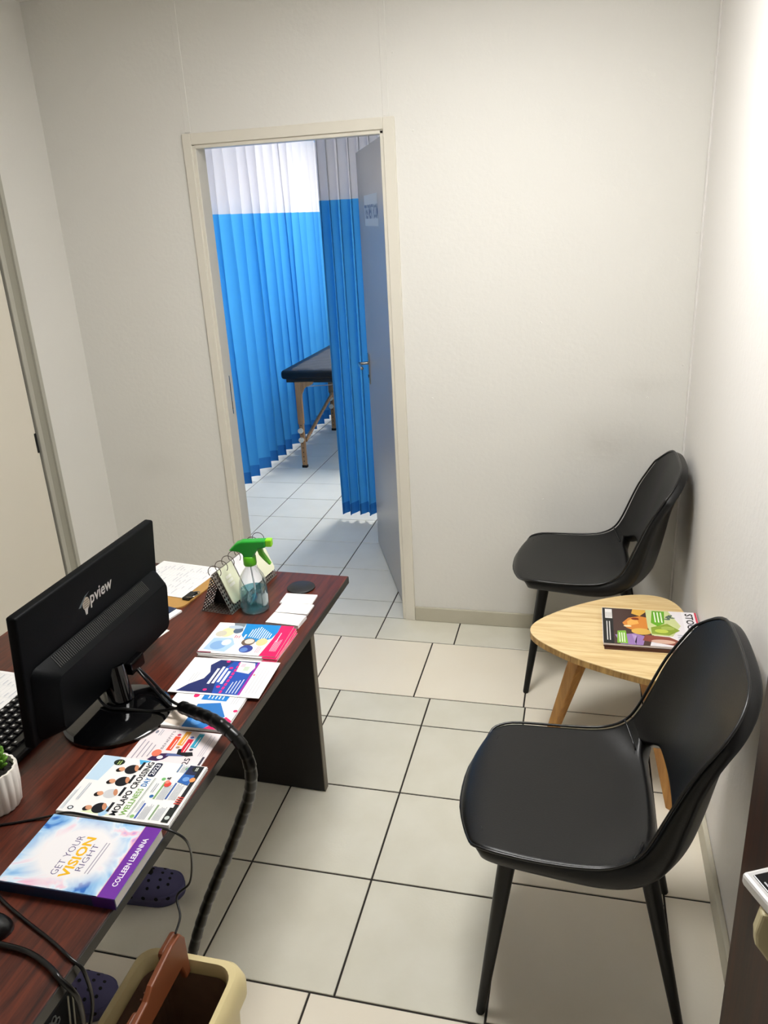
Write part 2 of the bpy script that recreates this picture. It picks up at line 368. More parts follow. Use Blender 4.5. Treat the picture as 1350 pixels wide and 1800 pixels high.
# left wall door with frame
d2 = bpy.data.objects.new('door_2', None); COL.objects.link(d2); struct(d2)
boxo('frame_jamb', XL-.001, XL+.016, -.352, -.331, 0, 2.09, M_alu, d2, .002)
boxo('frame_jamb', XL-.001, XL+.007, -.400, -.352, 0, 2.07, mat('aluminium_shadow_groove', '#a09d8f', .45), d2)
boxo('frame_jamb', XL-.001, XL+.018, -.425, -.400, 0, 2.09, M_alu, d2, .004)
boxo('frame_jamb', XL-.001, XL+.016, -1.36, -1.29, 0, 2.09, M_alu, d2, .002)
boxo('frame_head', XL-.001, XL+.016, -1.36, -.331, 2.05, 2.09, M_alu, d2, .002)
boxo('door_gap', XL-.001, XL+.003, -1.29, -.425, 0, 2.05, M_black, d2)
boxo('door_leaf', XL+.002, XL+.012, -1.282, -.436, .01, 2.04, mat('left_door_cream', '#e3dccd', .45), d2, .002)
boxo('lock_plate', XL+.010, XL+.015, -.447, -.437, .89, .97, M_black, d2)
# baseboards
struct(boxo('baseboard_back', OX1+.003, XR-.006, -.012, 0, 0, .068, M_base, None, .003))
struct(boxo('baseboard_back_left', XL, OX0-.003, -.012, 0, 0, .068, M_base, None, .003))
struct(boxo('baseboard_right', XR-.0146, XR, YN, -.031, 0, .072, M_base, None, .004))
struct(boxo('baseboard_left', XL, XL+.012, -.328, -.012, 0, .068, M_base, None, .003))

# ------------------------------------------------------------------ ceiling lamp of the reception room
def emis(name, col, st):
    m = bpy.data.materials.new(name); m.use_nodes = True; nt = m.node_tree; b = nt.nodes['Principled BSDF']
    b.inputs['Base Color'].default_value = (.9, .9, .9, 1); b.inputs['Emission Color'].default_value = col; b.inputs['Emission Strength'].default_value = st; return m
def ceiling_lamp(loc, sx, sy, st, label, col):
    l = root('ceiling_light', label, 'lamp', loc)
    bm = bmesh.new(); box(bm, -sx/2-.02, sx/2+.02, -sy/2-.02, sy/2+.02, -.03, 0, .004); bm_obj('housing', bm, mat('lamp_housing', '#eeeeec', .4), l)
    boxo('diffuser', -sx/2, sx/2, -sy/2, sy/2, -.036, -.029, emis('lamp_glow', col, st), l, .002)
ceiling_lamp((.29, -1.38, CH), .6, .6, 31.5, 'white ceiling panel light over the gap between desk and chairs', (1, .99, .97, 1))
ceiling_lamp((-.35, 2.7, CH), 0.6, 1.2, 26, 'unseen white ceiling panel light added to brighten the treatment room', (1, .985, .95, 1))  # unseen lamp, added to whiten the treatment-room floor against the blue bounce

# ------------------------------------------------------------------ CURTAINS
def fabric(name, c, trans, rough=.8, trcol=None):
    m = bpy.data.materials.new(name); m.use_nodes = True; nt = m.node_tree; b = nt.nodes['Principled BSDF']
    b.inputs['Base Color'].default_value = lin(c); b.inputs['Roughness'].default_value = rough
    tr = nt.nodes.new('ShaderNodeBsdfTranslucent'); tr.inputs[0].default_value = lin(trcol or c)
    x = nt.nodes.new('ShaderNodeMixShader'); x.inputs[0].default_value = trans
    nt.links.new(b.outputs[0], x.inputs[1]); nt.links.new(tr.outputs[0], x.inputs[2]); nt.links.new(x.outputs[0], nt.nodes['Material Output'].inputs[0]); return m
def net(name, c, see, trans):
    m = fabric(name, c, trans); nt = m.node_tree; out = nt.nodes['Material Output']; src = out.inputs[0].links[0].from_socket
    tp = nt.nodes.new('ShaderNodeBsdfTransparent'); x = nt.nodes.new('ShaderNodeMixShader')
    uv = nt.nodes.new('ShaderNodeUVMap'); ck = nt.nodes.new('ShaderNodeTexBrick'); ck.inputs['Scale'].default_value = 220
    ck.inputs['Color1'].default_value = (see*1.5, see*1.5, see*1.5, 1); ck.inputs['Color2'].default_value = (see*1.3, see*1.3, see*1.3, 1); ck.inputs['Mortar'].default_value = (0, 0, 0, 1); ck.inputs['Mortar Size'].default_value = .02
    nt.links.new(uv.outputs[0], ck.inputs['Vector']); nt.links.new(ck.outputs['Color'], x.inputs[0])
    nt.links.new(src, x.inputs[1]); nt.links.new(tp.outputs[0], x.inputs[2]); nt.links.new(x.outputs[0], out.inputs[0]); return m
M_blue = fabric('curtain_blue', '#3f98ce', .40, trcol='#52b0ea')
M_bluehem = fabric('curtain_blue_hem', '#2a76b8', .35, trcol='#2f86cc')
M_net = net('curtain_net_white', '#dcdbe1', .02, .26)
def curtain(name, label, L, amp, waves, zs, loc, rz, phase=0, irregular=.12, drop=0):
    """local x along the rail; zs = hem bottom, hem top, fabric top, net top, header top"""
    c = root(name, label, 'curtain', loc, rz, 'blue cubicle curtains with net tops')
    n = int(waves*14); rnd = random.Random(len(label)); ph = [0]
    for i in range(n): ph.append(ph[-1]+1+irregular*sin(i*.11+phase)+irregular*.6*sin(i*.043+2*phase))
    k = waves*2*pi/ph[-1]
    amps = [amp]
    def strip(pn, z0, z1, m, nz):
        V = []; F = []; UV = []
        for j in range(nz+1):
            z = z0+(z1-z0)*j/nz; spread = 1+.22*(1-(z-zs[0])/(zs[4]-zs[0]))
            for i in range(n+1):
                a = ph[i]*k+phase; A = amps[int(a/(2*pi)) % len(amps)]*spread
                V.append((L*i/n+A*.22*sin(2*a+.4), A*sin(a)+.008*sin(.5*a+z*2), z)); UV.append((ph[i]*k*.03, z))
        for j in range(nz):
            for i in range(n): q = j*(n+1)+i; F.append((q, q+1, q+n+2, q+n+1))
        me = bpy.data.meshes.new(pn); me.from_pydata(V, [], F); ul = me.uv_layers.new(name='UVMap')
        for lp in me.loops: ul.data[lp.index].uv = UV[lp.vertex_index]
        o = link(pn, me, m, c, smooth=True); return o
    strip('hem', zs[0], zs[1], M_bluehem, 2); strip('fabric_panel', zs[1], zs[2], M_blue, 10)
    strip('net_panel', zs[2], zs[3], M_net, 4); strip('header_band', zs[3], zs[4], M_blue, 2)
    boxo('rail', -.05, L+.05, -.012, .012, zs[4]-.004, CH-.0005, M_alu, c)
    return c
curtain('cubicle_curtain', 'long bright blue curtain with a white net top, drawn beside the treatment table', 3.05, .058, 19, (.05, .13, 1.78, 2.32, 2.50), (-1.55, .78, 0), R(90), .3)
curtain('cubicle_curtain', 'bunched dark blue curtain with a grey net top, hanging behind the open door', .95, .034, 17.0, (.05, .12, 1.81, 2.33, 2.50), (-.70, 1.17, 0), 0, .9, .1)

# ------------------------------------------------------------------ TREATMENT TABLE
M_beech = wood('beech_wood', '#8a6340', '#b98d60', 2, 40, .45)
tt = root('treatment_table', 'portable wooden treatment table with a dark padded top beside the blue curtain', 'table', (0, 0, 0))
bm = bmesh.new(); box(bm, -1.40, -.76, 2.16, 4.02, .66, .725, .022, 3); autosmooth(bm_obj('padded_top', bm, mat('dark_vinyl', '#070a10', .45, spec=.3), tt))
bm = bmesh.new(); box(bm, -1.37, -.79, 2.19, 3.99, .635, .661); bm_obj('frame', bm, mat('table_frame_dark', '#15110f', .6), tt)
def tleg(x, y, sx, sy):
    l = bm_obj('leg', (lambda bm: (box(bm, -.022, .022, -.014, .014, .33, .64, .004), bm)[1])(bmesh.new()), M_beech, tt, (x, y, 0))
    bm = bmesh.new(); box(bm, -.017, .017, -.0125+.018*0, .0125, .0, .36, .003); lo = bm_obj('lower_leg', bm, M_beech, l, (0, -.012*sy if False else -.0, 0))
    bm = bmesh.new()
    for i in range(9): cyl(bm, (0, -.0145, .05+i*.034), (0, .0145, .05+i*.034), .004, n=8)
    bm_obj('peg_holes', bm, M_black, l)['kind'] = 'stuff'
    for z in (.283, .214):
        bm = bmesh.new(); cyl(bm, (-.004, -.03, z), (-.004, -.012, z), .019, n=16); bm_obj('knob', bm, mat('cream_knob', '#d9d2c0', .4), l)
    bm = bmesh.new()   # curved gusset under the frame
    pts = [(.0, .64), (.12*sx, .64), (.105*sx, .62), (.07*sx, .608), (.045*sx, .59), (.025*sx, .55), (.02*sx, .50), (0, .48)]
    A = [bm.verts.new((p[0], -.011, p[1])) for p in pts]; B = [bm.verts.new((p[0], .011, p[1])) for p in pts]
    bm.faces.new(A); bm.faces.new(B[::-1])
    for i in range(len(pts)): j = (i+1) % len(pts); bm.faces.new((A[i], A[j], B[j], B[i]))
    bm_obj('gusset', bm, M_beech, l); boxo('foot_cap', -.019, .019, -.015, .015, -.0005, .018, M_black, l)
for x, y, sx, sy in ((-1.284, 2.19, 1, 1), (-.88, 2.19, -1, 1), (-1.385, 3.25, 1, -1), (-.88, 3.25, -1, -1)): tleg(x, y, sx, sy)
bm = bmesh.new(); cyl(bm, (-1.27, 2.215, .20), (-1.37, 3.22, .33), .014, n=8); bm_obj('brace', bm, M_beech, tt)
bm = bmesh.new(); cyl(bm, (-1.25, 2.215, .60), (-1.37, 3.24, .40), .003, n=6); bm_obj('tension_cable', bm, M_steel, tt)
# towel
bm = bmesh.new(); nx, ny = 26, 60; G = {}
for i in range(nx+1):
    for j in range(ny+1):
        x = -1.325+i/nx*.52; y = 2.17+j/ny*1.75; z = .7275+.003+.004*sin(x*41+sin(y*9)*2)*sin(y*33+x*13)
        if j == 0: z -= .014
        G[i, j] = bm.verts.new((x, y, z))
for i in range(nx):
    for j in range(ny): bm.faces.new((G[i, j], G[i+1, j], G[i+1, j+1], G[i, j+1]))
tw = bm_obj('towel', bm, mat('towel_dark_grey', '#3a3e46', .95, bump=(180, .5)), smooth=True); mod_solid(tw, .004, 0)
tag(tw, 'dark grey towel spread over the padded treatment table', 'towel')
sb = root('storage_box', 'dark blue plastic box on the floor beyond the treatment table', 'box', (-1.17, 3.75, 0))
bm = bmesh.new(); Lp = lambda w_, d_, z: [(q[0], q[1], z) for q in rrect(w_, d_, .02)]
loops(bm, [Lp(.24, .24, 0), Lp(.28, .28, .42), Lp(.26, .26, .42), Lp(.22, .22, .02)]); bm_obj('body', bm, mat('dark_blue_plastic', '#122f66', .4), sb)
bm = bmesh.new(); loops(bm, [Lp(.30, .30, .42), Lp(.30, .30, .45)]); bm_obj('lid', bm, mat('grey_plastic', '#9aa0a6', .4), sb)
tb = root('basin', 'teal plastic basin on the floor under the far end of the treatment table', 'basin', (-1.12, 3.38, 0))
bm = bmesh.new(); loops(bm, [Lp(.18, .18, 0), Lp(.24, .24, .13), Lp(.25, .25, .13), Lp(.25, .25, .137), Lp(.225, .225, .137), Lp(.17, .17, .01)]); bm_obj('shell', bm, mat('teal_plastic', '#1f6f77', .4), tb)

# ------------------------------------------------------------------ CHAIRS
KN = [  # centre x,z | edge x,z | half width
 ((.012, .414), (.060, .418), .150), ((.000, .434), (.044, .440), .178), ((.020, .456), (.048, .457), .203), ((.085, .464), (.095, .466), .226), ((.20, .455), (.20, .464), .236),
 ((.32, .450), (.31, .470), .237), ((.405, .453), (.37, .497), .234), ((.452, .480), (.400, .540), .232), ((.478, .545), (.424, .600), .230),
 ((.512, .650), (.460, .690), .230), ((.543, .760), (.508, .775), .225), ((.562, .822), (.538, .822), .218), ((.573, .860), (.556, .852), .210)]
def chair_pt(s, v):
    i = max(0, min(len(KN)-2, int(s))); f = s-i
    def cr(get):
        a, b, c, d = [get(KN[max(0, min(len(KN)-1, i+k))]) for k in (-1, 0, 1, 2)]
        return .5*(2*b+(c-a)*f+(2*a-5*b+4*c-d)*f*f+(3*b-a-3*c+d)*f**3)
    cx, cz = cr(lambda k: k[0][0]), cr(lambda k: k[0][1]); ex, ez = cr(lambda k: k[1][0]), cr(lambda k: k[1][1]); hw = cr(lambda k: k[2])
    w_ = abs(v)**2.4
    return Vector((cx+(ex-cx)*w_, hw*v, cz+(ez-cz)*w_))
def sstep(x): x = max(0, min(1, x)); return x*x*(3-2*x)
def back_top(v): return 12-1.9*abs(v)**5
def chair_surface(name, smin, smax, ns, thick, parent):
    """upholstered sheet between two curves smin(v), smax(v) on the chair form"""
    bm = bmesh.new(); nv = 28; vs = [math.copysign(abs(x)**.85, x) for x in [-1+2*k/nv for k in range(nv+1)]]; G = {}
    for i in range(ns+1):
        for j, v in enumerate(vs): G[i, j] = bm.verts.new(chair_pt(smin(v)+(smax(v)-smin(v))*i/ns, v))
    for i in range(ns):
        for j in range(nv): bm.faces.new((G[i, j], G[i, j+1], G[i+1, j+1], G[i+1, j]))
    bmesh.ops.recalc_face_normals(bm, faces=bm.faces)
    if sum((f.normal.z-.3*f.normal.x) for f in bm.faces) < 0: bmesh.ops.reverse_faces(bm, faces=bm.faces)
    o = bm_obj(name, bm, M_leather, parent, smooth=True, recalc=False); sd = mod_solid(o, thick, -1); mod_sub(o, 1)
    vg = o.vertex_groups.new(name='thickness')
    for v in o.data.vertices: vg.add([v.index], (1-.48*sstep((v.co.z-.50)/.25)) if smax(0) > 11 else .72+.28*sstep((v.co.x-.16)/.22), 'REPLACE')
    sd.vertex_group = 'thickness'; return o
def make_chair(loc, label):
    c = root('side_chair', label, 'chair', loc, 0, 'black upholstered chairs along the wall')
    chair_surface('seat', lambda v: 0, lambda v: 6.35+.40*sstep((abs(v)-.60)/.25), 30, .052, c)
    chair_surface('backrest', lambda v: 6.2+1.05*sstep((.82-abs(v))/.28), back_top, 30, .052, c)
    TV = [1, .97, .93, .88, .8, .65, .4]; SS = [x*.5 for x in range(4, 20)]; rim = [chair_pt(s, -.998) for s in SS]+[chair_pt(back_top(v), v) for v in [-x for x in TV]+[0]+TV[::-1]]+[chair_pt(s, .998) for s in SS[::-1]]+[chair_pt(s_, v) for s_, v in ((1.35, .93), (1.0, .75), (.95, .4), (.95, 0), (.95, -.4), (1.0, -.75), (1.35, -.93))]
    bm = bmesh.new(); sweep(bm, catmull(rim, 2, True), .0036, 6, True); bm_obj('piping', bm, M_leather_edge, c, smooth=True)
    for sgn in (-1, 1):
        bm = bmesh.new(); sweep(bm, [chair_pt(6.12, sgn*v)+Vector((-.001, 0, .0035)) for v in (.66, .75, .85, .93, 1)], .0022, 6); bm_obj('seam', bm, M_leather_edge, c, smooth=True)
        for (x0, y0, x1, y1) in ((.125, .18, .067, .233), (.405, .135, .500, .195)):
            bm = bmesh.new(); cyl(bm, (x0, sgn*y0, .432), (x1, sgn*y1, .004), .0200, .0105, 20); cyl(bm, (x1, sgn*y1, .004), (x1, sgn*y1, 0), .0105, .009, 20)
            autosmooth(bm_obj('leg', bm, M_legblack, c))
    return c
make_chair((.455, -1.575, 0), 'black upholstered chair with an open slot under its backrest, between round-cornered table and brown cabinet')
make_chair((.463, -.27, 0), 'black upholstered chair standing in the room corner against the back wall')

# ------------------------------------------------------------------ SIDE TABLE + MAGAZINES
st = root('side_table', 'small rounded-triangle side table of light wood on three splayed legs', 'table', (.85, -.82, 0))
outl = [(.562, -.815), (.592, -.885), (.69, -.965), (.80, -1.02), (.91, -1.06), (.985, -1.07), (1.03, -1.02), (1.045, -.9), (1.05, -.75), (1.045, -.63), (1.005, -.55), (.93, -.525), (.83, -.553), (.70, -.637), (.60, -.735)]
P2 = [(p.x-.85, p.y+.82) for p in catmull([(a, b, 0) for a, b in outl], 6, True)]
bm = bmesh.new(); prism(bm, P2, .428, .4475); o = bm_obj('table_top', bm, M_ashedge, st)
bm = bmesh.new(); prism(bm, P2, .4475, .450); bm_obj('veneer', bm, M_ash, o)
for (x0, y0, x1, y1) in ((.725, -.895, .625, -.80), (.915, -.985, 1.005, -1.05), (.955, -.70, 1.025, -.61)):
    a = Vector((x0-.85, y0+.82, .429)); b = Vector((x1-.85, y1+.82, 0)); h = (b-a); h.z = 0; h.normalize(); s = Vector((-h.y, h.x, 0))
    bm = bmesh.new(); L1 = [a+s*.026*i+h*.022*j for i, j in ((-1, -1), (1, -1), (1, 1), (-1, 1))]; L0 = [b+s*.014*i+h*.014*j for i, j in ((-1, -1), (1, -1), (1, 1), (-1, 1))]
    loops(bm, [L0, L1]); lg = bm_obj('leg', bm, M_ashleg, st); mod_bev(lg, .003)
def magazine(z, x0, y0, L, W, th, rz, label, full):
    m = root('magazine', label, 'magazine', (x0, y0, z), rz, 'magazines on the side table')
    bm = bmesh.new(); box(bm, -L/2, L/2, -W/2, W/2, .0006, th-.0006); bm_obj('pages', bm, mat('magazine_pages', '#cfc4b4', .7, noise=(300, '#8c8378', .9)), m)
    bm = bmesh.new(); box(bm, -L/2-.001, L/2+.001, -W/2-.001, W/2+.001, th-.0006, th); box(bm, -L/2-.001, L/2+.001, -W/2-.001, W/2+.001, 0, .0006); box(bm, -L/2-.001, L/2+.001, -W/2-.001, -W/2+.0005, 0, th)
    cv = bm_obj('cover', bm, ink('#ece6ea', .3) if full else ink('#5b3a33', .3), m)
    if full:     # cover art laid out with the masthead at the +x end
        p = Print(th); hL, hW = L/2, W/2
        p.rect(-hL, -hW, -hL+.032, hW, '#1d1c1c'); p.rect(-hL+.008, hW-.07, -hL+.03, hW-.008, '#e9e6e4'); 
        for i in range(5): p.rect(-hL+.01+i*.004, hW-.065, -hL+.012+i*.004, hW-.03, '#b9b5b2')
        for i in range(2): p.rect(-hL+.011+i*.008, -hW+.02, -hL+.014+i*.008, hW-.09, '#d8d6d2')
        p.poly([(-hL+.032, -hW), (-.01, -hW), (.0, -hW+.05), (.02, -.01), (-.005, .05), (.01, hW), (-hL+.032, hW)], '#4a3530')
        p.poly([(-hL+.06, .02), (-hL+.08, .055), (-.03, .07), (.0, .06), (.0, .0), (-.02, -.02), (-.05, -.03), (-hL+.07, -.01)], '#d98a3d')
        p.poly([(-hL+.075, .03), (-hL+.09, .05), (-.04, .055), (-.035, .02), (-.07, .0)], '#f0b25a')
        p.poly([(-.03, .07), (.0, hW), (-.05, hW), (-.055, .085)], '#e2b04f'); p.ell(-.03, -.03, .03, .02, '#e0b458'); p.ell(-hL+.075, .0, .012, .006, '#efdcb0'); p.ell(-.045, .05, .012, .008, '#8a3a20')
        p.poly([(-hL+.05, -hW), (-hL+.035, -.06), (-.05, -.045), (-.02, -.06), (-.03, -hW)], '#9c7bb5')
        p.poly([(-hL+.09, -hW+.01), (-hL+.1, -.06), (-.06, -.05), (-.05, -hW)], '#b49ac8')
        p.poly([(-.03, -hW+.03), (-.02, -.05), (.05, -.055), (.075, -.075), (.06, -hW+.01)], '#8e4a3c'); p.ell(.03, -.085, .035, .012, '#d8b3a0')
        p.poly([(-.01, hW), (.06, hW), (.09, .02), (.06, -.05), (.0, -.05), (-.01, .0)], '#cfd69a'); p.poly([(.0, .0), (.05, .03), (.085, -.01), (.05, -.045), (.0, -.04)], '#8fa53c'); p.ell(.03, -.02, .02, .012, '#c2cf57'); p.ell(.05, .0, .02, .012, '#a8b85a')
        p.poly([(.01, hW-.004), (.048, hW-.004), (.042, .03), (.02, .01), (.002, .03)], '#6cae2e'); p.poly([(-hL+.04, -hW+.005), (-hL+.072, -hW+.005), (-hL+.068, -.03), (-hL+.043, -.035)], '#7fb53a')
        for i in range(3): p.rect(.014+i*.010, .035, .018+i*.010, hW-.012, '#e6f0d6'); p.rect(-hL+.047+i*.007, -hW+.012, -hL+.05+i*.007, -.045, '#e6f0d6')
        for i in range(6): p.ell(.06+.008*cos(i), .07+.012*sin(i*1.7), .010, .004, '#5a6a62', i)
        p.rect(hL-.045, -hW+.0, hL, hW, '#f2eef2'); p.bars(.075, -.08, .10, -.03, 4, '#b7b9c6'); p.rect(hL-.006, hW-.07, hL, hW, '#d23a4e')
        n = p.build('cover_art', cv)
        p = Print(th+.0012); p.text('STOCK', 0, 0, .125, .024, '#1b1a1e', .02); p.build('lettering', cv, (hL-.036, hW-.012, 0), (0, 0, R(-90)))
    return m
magazine(.450, .932, -.795, .286, .225, .007, R(1.2), 'lowest brown-covered magazine of the pile on the side table', False)
magazine(.457, .933, -.793, .286, .228, .006, R(-.6), 'middle brown-covered magazine in the pile on the side table', False)
magazine(.463, .932, -.790, .290, .230, .006, R(.3), 'topmost magazine on the side table, with orange, purple and green cover photos', True)

# ------------------------------------------------------------------ DESK
DZ = .73
dk = root('desk', 'dark mahogany office desk with a plain side panel', 'desk', (-.36, -2.0, 0), R(-1.4))
DXO = -.021
def dl(x): return x+.36+DXO
bm = bmesh.new(); box(bm, dl(-.765), dl(.045), -2.9+2, -1.072+2, DZ-.023, DZ, .002, 1); top = bm_obj('desktop', bm, M_desk, dk)
bm = bmesh.new(); box(bm, dl(.0435), dl(.0465), -.9, .9285, DZ-.023, DZ-.0015, .001, 1); bm_obj('edge_band', bm, M_deskedge, top)
bm = bmesh.new(); box(bm, dl(-.765), dl(.045), .9265, .9295, DZ-.023, DZ-.0015, .001, 1); bm_obj('edge_band', bm, M_deskedge, top)
for y0, y1 in ((-1.162, -1.137), (-2.83, -2.805)):
    pn = boxo('side_panel', dl(-.70), dl(-.056), y0+2, y1+2, .004, DZ-.027, M_deskpanel, dk, .001)
    boxo('edge_band', dl(-.0565), dl(-.0535), y0+2, y1+2, .004, DZ-.027, M_deskpedge, pn); boxo('foot_strip', dl(-.69), dl(-.07), y0+2.004, y1+1.996, 0, .005, M_black, pn)

# things with print: reading direction runs away from the camera (+Y), top towards -X
RZ = R(90)
def sheet(name, label, cat, cx, cy, z, w_, h_, th, rz, print_fn=None, m=None, group=None, layers=0):
    o = root(name, label, cat, (cx, cy, z), RZ+rz, group)
    if layers:
        bm = bmesh.new(); rnd = random.Random(int(abs(cx*1e4+cy*1e3)))
        for i in range(layers):
            a, b = (rnd.random()-.5)*.002, (rnd.random()-.5)*.002; zz = th*i/layers; g = .8 if i < layers-1 else 1
            if i == layers-1: a = b = 0
            box(bm, -w_/2+a, w_/2+a, -h_/2+b, h_/2+b, zz, zz+th/layers*g)
        bm_obj('sheet_pile' if layers > 1 else 'sheet', bm, m or M_paper, o)
    else: boxo('sheet', -w_/2, w_/2, -h_/2, h_/2, 0, th, m or M_paper, o)
    if print_fn:
        p = Print(th); p.ox, p.oy = 0, 0; print_fn(p, w_, h_); q = p.build('print', o, (-w_/2, -h_/2, 0))
    return o
# coaster
co = latheo('coaster', [(0, 0), (.038, 0), (.040, .002), (.040, .004), (.038, .0055), (0, .0055)], mat('slate_rubber', '#1b1c1e', .5), None, 40, (-.066, -1.178, DZ))
tag(co, 'round dark coaster near the far corner of the desk', 'coaster')
def card_print(p, w_, h_):
    p.text('. . . .', w_*.2, h_*.52, w_*.6, .0008, '#dcdad8') if False else None
    p.bars(w_*.15, h_*.45, w_*.8, h_*.62, 2, '#e2e0de'); p.bars(w_*.2, h_*.2, w_*.7, h_*.36, 3, '#e2e0de')
for (x, y, th, rz, lab, L) in ((-.0475, -1.249, .004, R(1), 'thin stack of white business cards beside the round coaster', 4), (-.038, -1.3095, .006, R(-1), 'middle stack of white business cards, between the other two', 5), (-.037, -1.3785, .011, R(-4), 'thickest stack of white business cards, next to the pink-edged brochures', 8)):
    sheet('business_card_stack', lab, 'cards', x, y, DZ, .056, .092, th, rz, card_print, None, 'business cards on the desk', L)
# brochure pile A
def pr_A(p, w_, h_):
    U = lambda u: u*w_; V = lambda v: v*h_
    p.rect(0, 0, w_, V(.17), '#e8115f'); p.poly([(0, V(.17)), (0, V(.21)), (U(.55), V(.17))], '#e8115f')
    p.poly([(w_, V(.17)), (w_, V(.64)), (U(.86), V(.62)), (U(.62), V(.60)), (U(.46), V(.52)), (U(.4), V(.40)), (U(.44), V(.28)), (U(.55), V(.19)), (U(.75), V(.16))], '#1787cf')
    for i in range(10): p.rect(U(.52+.01*abs(i-4)), V(.22+i*.030), U(.52+(.40-.035*abs(i-6))), V(.232+i*.030), '#eef3f8')
    p.rect(U(.5), V(.53), U(.64), V(.55), '#f4f6f8')
    p.poly([(w_, V(.64)), (w_, V(.80)), (U(.8), V(.74)), (U(.76), V(.63))], '#7b858c')
    p.ell(U(.68), V(.80), w_*.16, h_*.09, '#e8ddae'); p.ell(U(.62), V(.87), w_*.10, h_*.07, '#cfc9b8'); p.ell(U(.75), V(.68), w_*.10, h_*.06, '#53657f'); p.ell(U(.86), V(.74), w_*.06, h_*.10, '#b9c7d6')
    p.poly([(U(.05), V(.66)), (U(.1), V(.95)), (U(.47), V(.92)), (U(.5), V(.68)), (U(.3), V(.6))], '#aecdea'); p.ell(U(.25), V(.80), w_*.14, h_*.1, '#86aedb'); p.ell(U(.35), V(.72), w_*.10, h_*.06, '#dfe8f2')
    p.ell(U(.40), V(.45), w_*.12, h_*.085, '#6d5a4c'); p.ell(U(.42), V(.44), w_*.08, h_*.06, '#d8cfc2'); p.ell(U(.42), V(.28), w_*.12, h_*.07, '#e7cf95'); p.ell(U(.18), V(.42), w_*.12, h_*.085, '#2d3f91'); p.ell(U(.15), V(.44), w_*.07, h_*.05, '#5f86c9')
    p.bars(U(.5), V(.60), U(.6), V(.68), 3, '#d4496e'); p.bars(U(.08), V(.24), U(.3), V(.30), 3, '#e39ab0'); p.rect(0, V(.82), U(.03), h_, '#7c1f3f'); p.bars(U(.15), V(.04), U(.55), V(.13), 5, '#f3bcd0'); p.rect(U(.45), V(.10), U(.75), V(.11), '#f6d5e1')
for i, (dx, dy, rz, lab) in enumerate([(.005, -.006, R(-1.5), 'lowest brochure of the pink-edged pile, lying on the desk beside the business cards'), (.004, -.003, R(1), 'second brochure up from the bottom of the pink-edged pile'), (.002, .0, R(2.4), 'middle brochure of the pink-edged pile of five'), (.002, -.001, R(.6), 'pink-edged brochure directly under the topmost one of its pile')]):
    sheet('brochure', lab, 'brochure', -.096+dx, -1.497+dy, DZ+i*.0022, .15, .205, .0022, rz, lambda p, w_, h_: (p.rect(0, 0, w_, h_*.18, '#e8115f')), None, 'pink-edged brochures in one pile')
sheet('brochure', 'topmost pink and blue brochure of the pile beside the business cards', 'brochure', -.099, -1.494, DZ+.0092, .15, .203, .0022, R(2.2), pr_A, None, 'pink-edged brochures in one pile')
# sheet C pile, under B
def pr_C(p, w_, h_):
    U = lambda u: u*w_; V = lambda v: v*h_
    p.poly([(0, 0), (U(.22), 0), (U(.30), V(.10)), (0, V(.30))], '#e8206a'); p.poly([(0, V(.30)), (U(.30), V(.12)), (U(.62), V(.30)), (U(.55), V(.60)), (0, V(.60))], '#2b78c4'); p.ell(U(.18), V(.45), w_*.12, h_*.08, '#5c9bdc')
    p.poly([(0, V(.64)), (U(.1), V(.95)), (U(.45), V(.88)), (U(.5), V(.66)), (U(.2), V(.61))], '#eedfd0'); p.ell(U(.38), V(.68), w_*.09, h_*.05, '#d2473a'); p.bars(U(.1), V(.86), U(.5), V(.95), 3, '#cfcaca')
    p.poly([(U(.66), V(.24)), (w_, V(.22)), (w_, V(.60)), (U(.66), V(.60))], '#1b7fd0')
    for i in range(5): p.rect(U(.7), V(.30+i*.05), U(.95-.03*i), V(.318+i*.05), '#e6eef8')
    p.ell(U(.75), V(.70), w_*.05, h_*.04, '#e6206a'); p.ell(U(.45), V(.03), w_*.03, h_*.03, '#e6206a'); p.bars(U(.6), V(.08), U(.95), V(.18), 3, '#cfcfd4')
sheet('brochure', 'blue and pink brochure pile lying beneath the wrapped cables, partly under the navy leaflet', 'brochure', -.080, -1.778, DZ, .150, .165, .007, R(1.5), pr_C, None, None, 4)
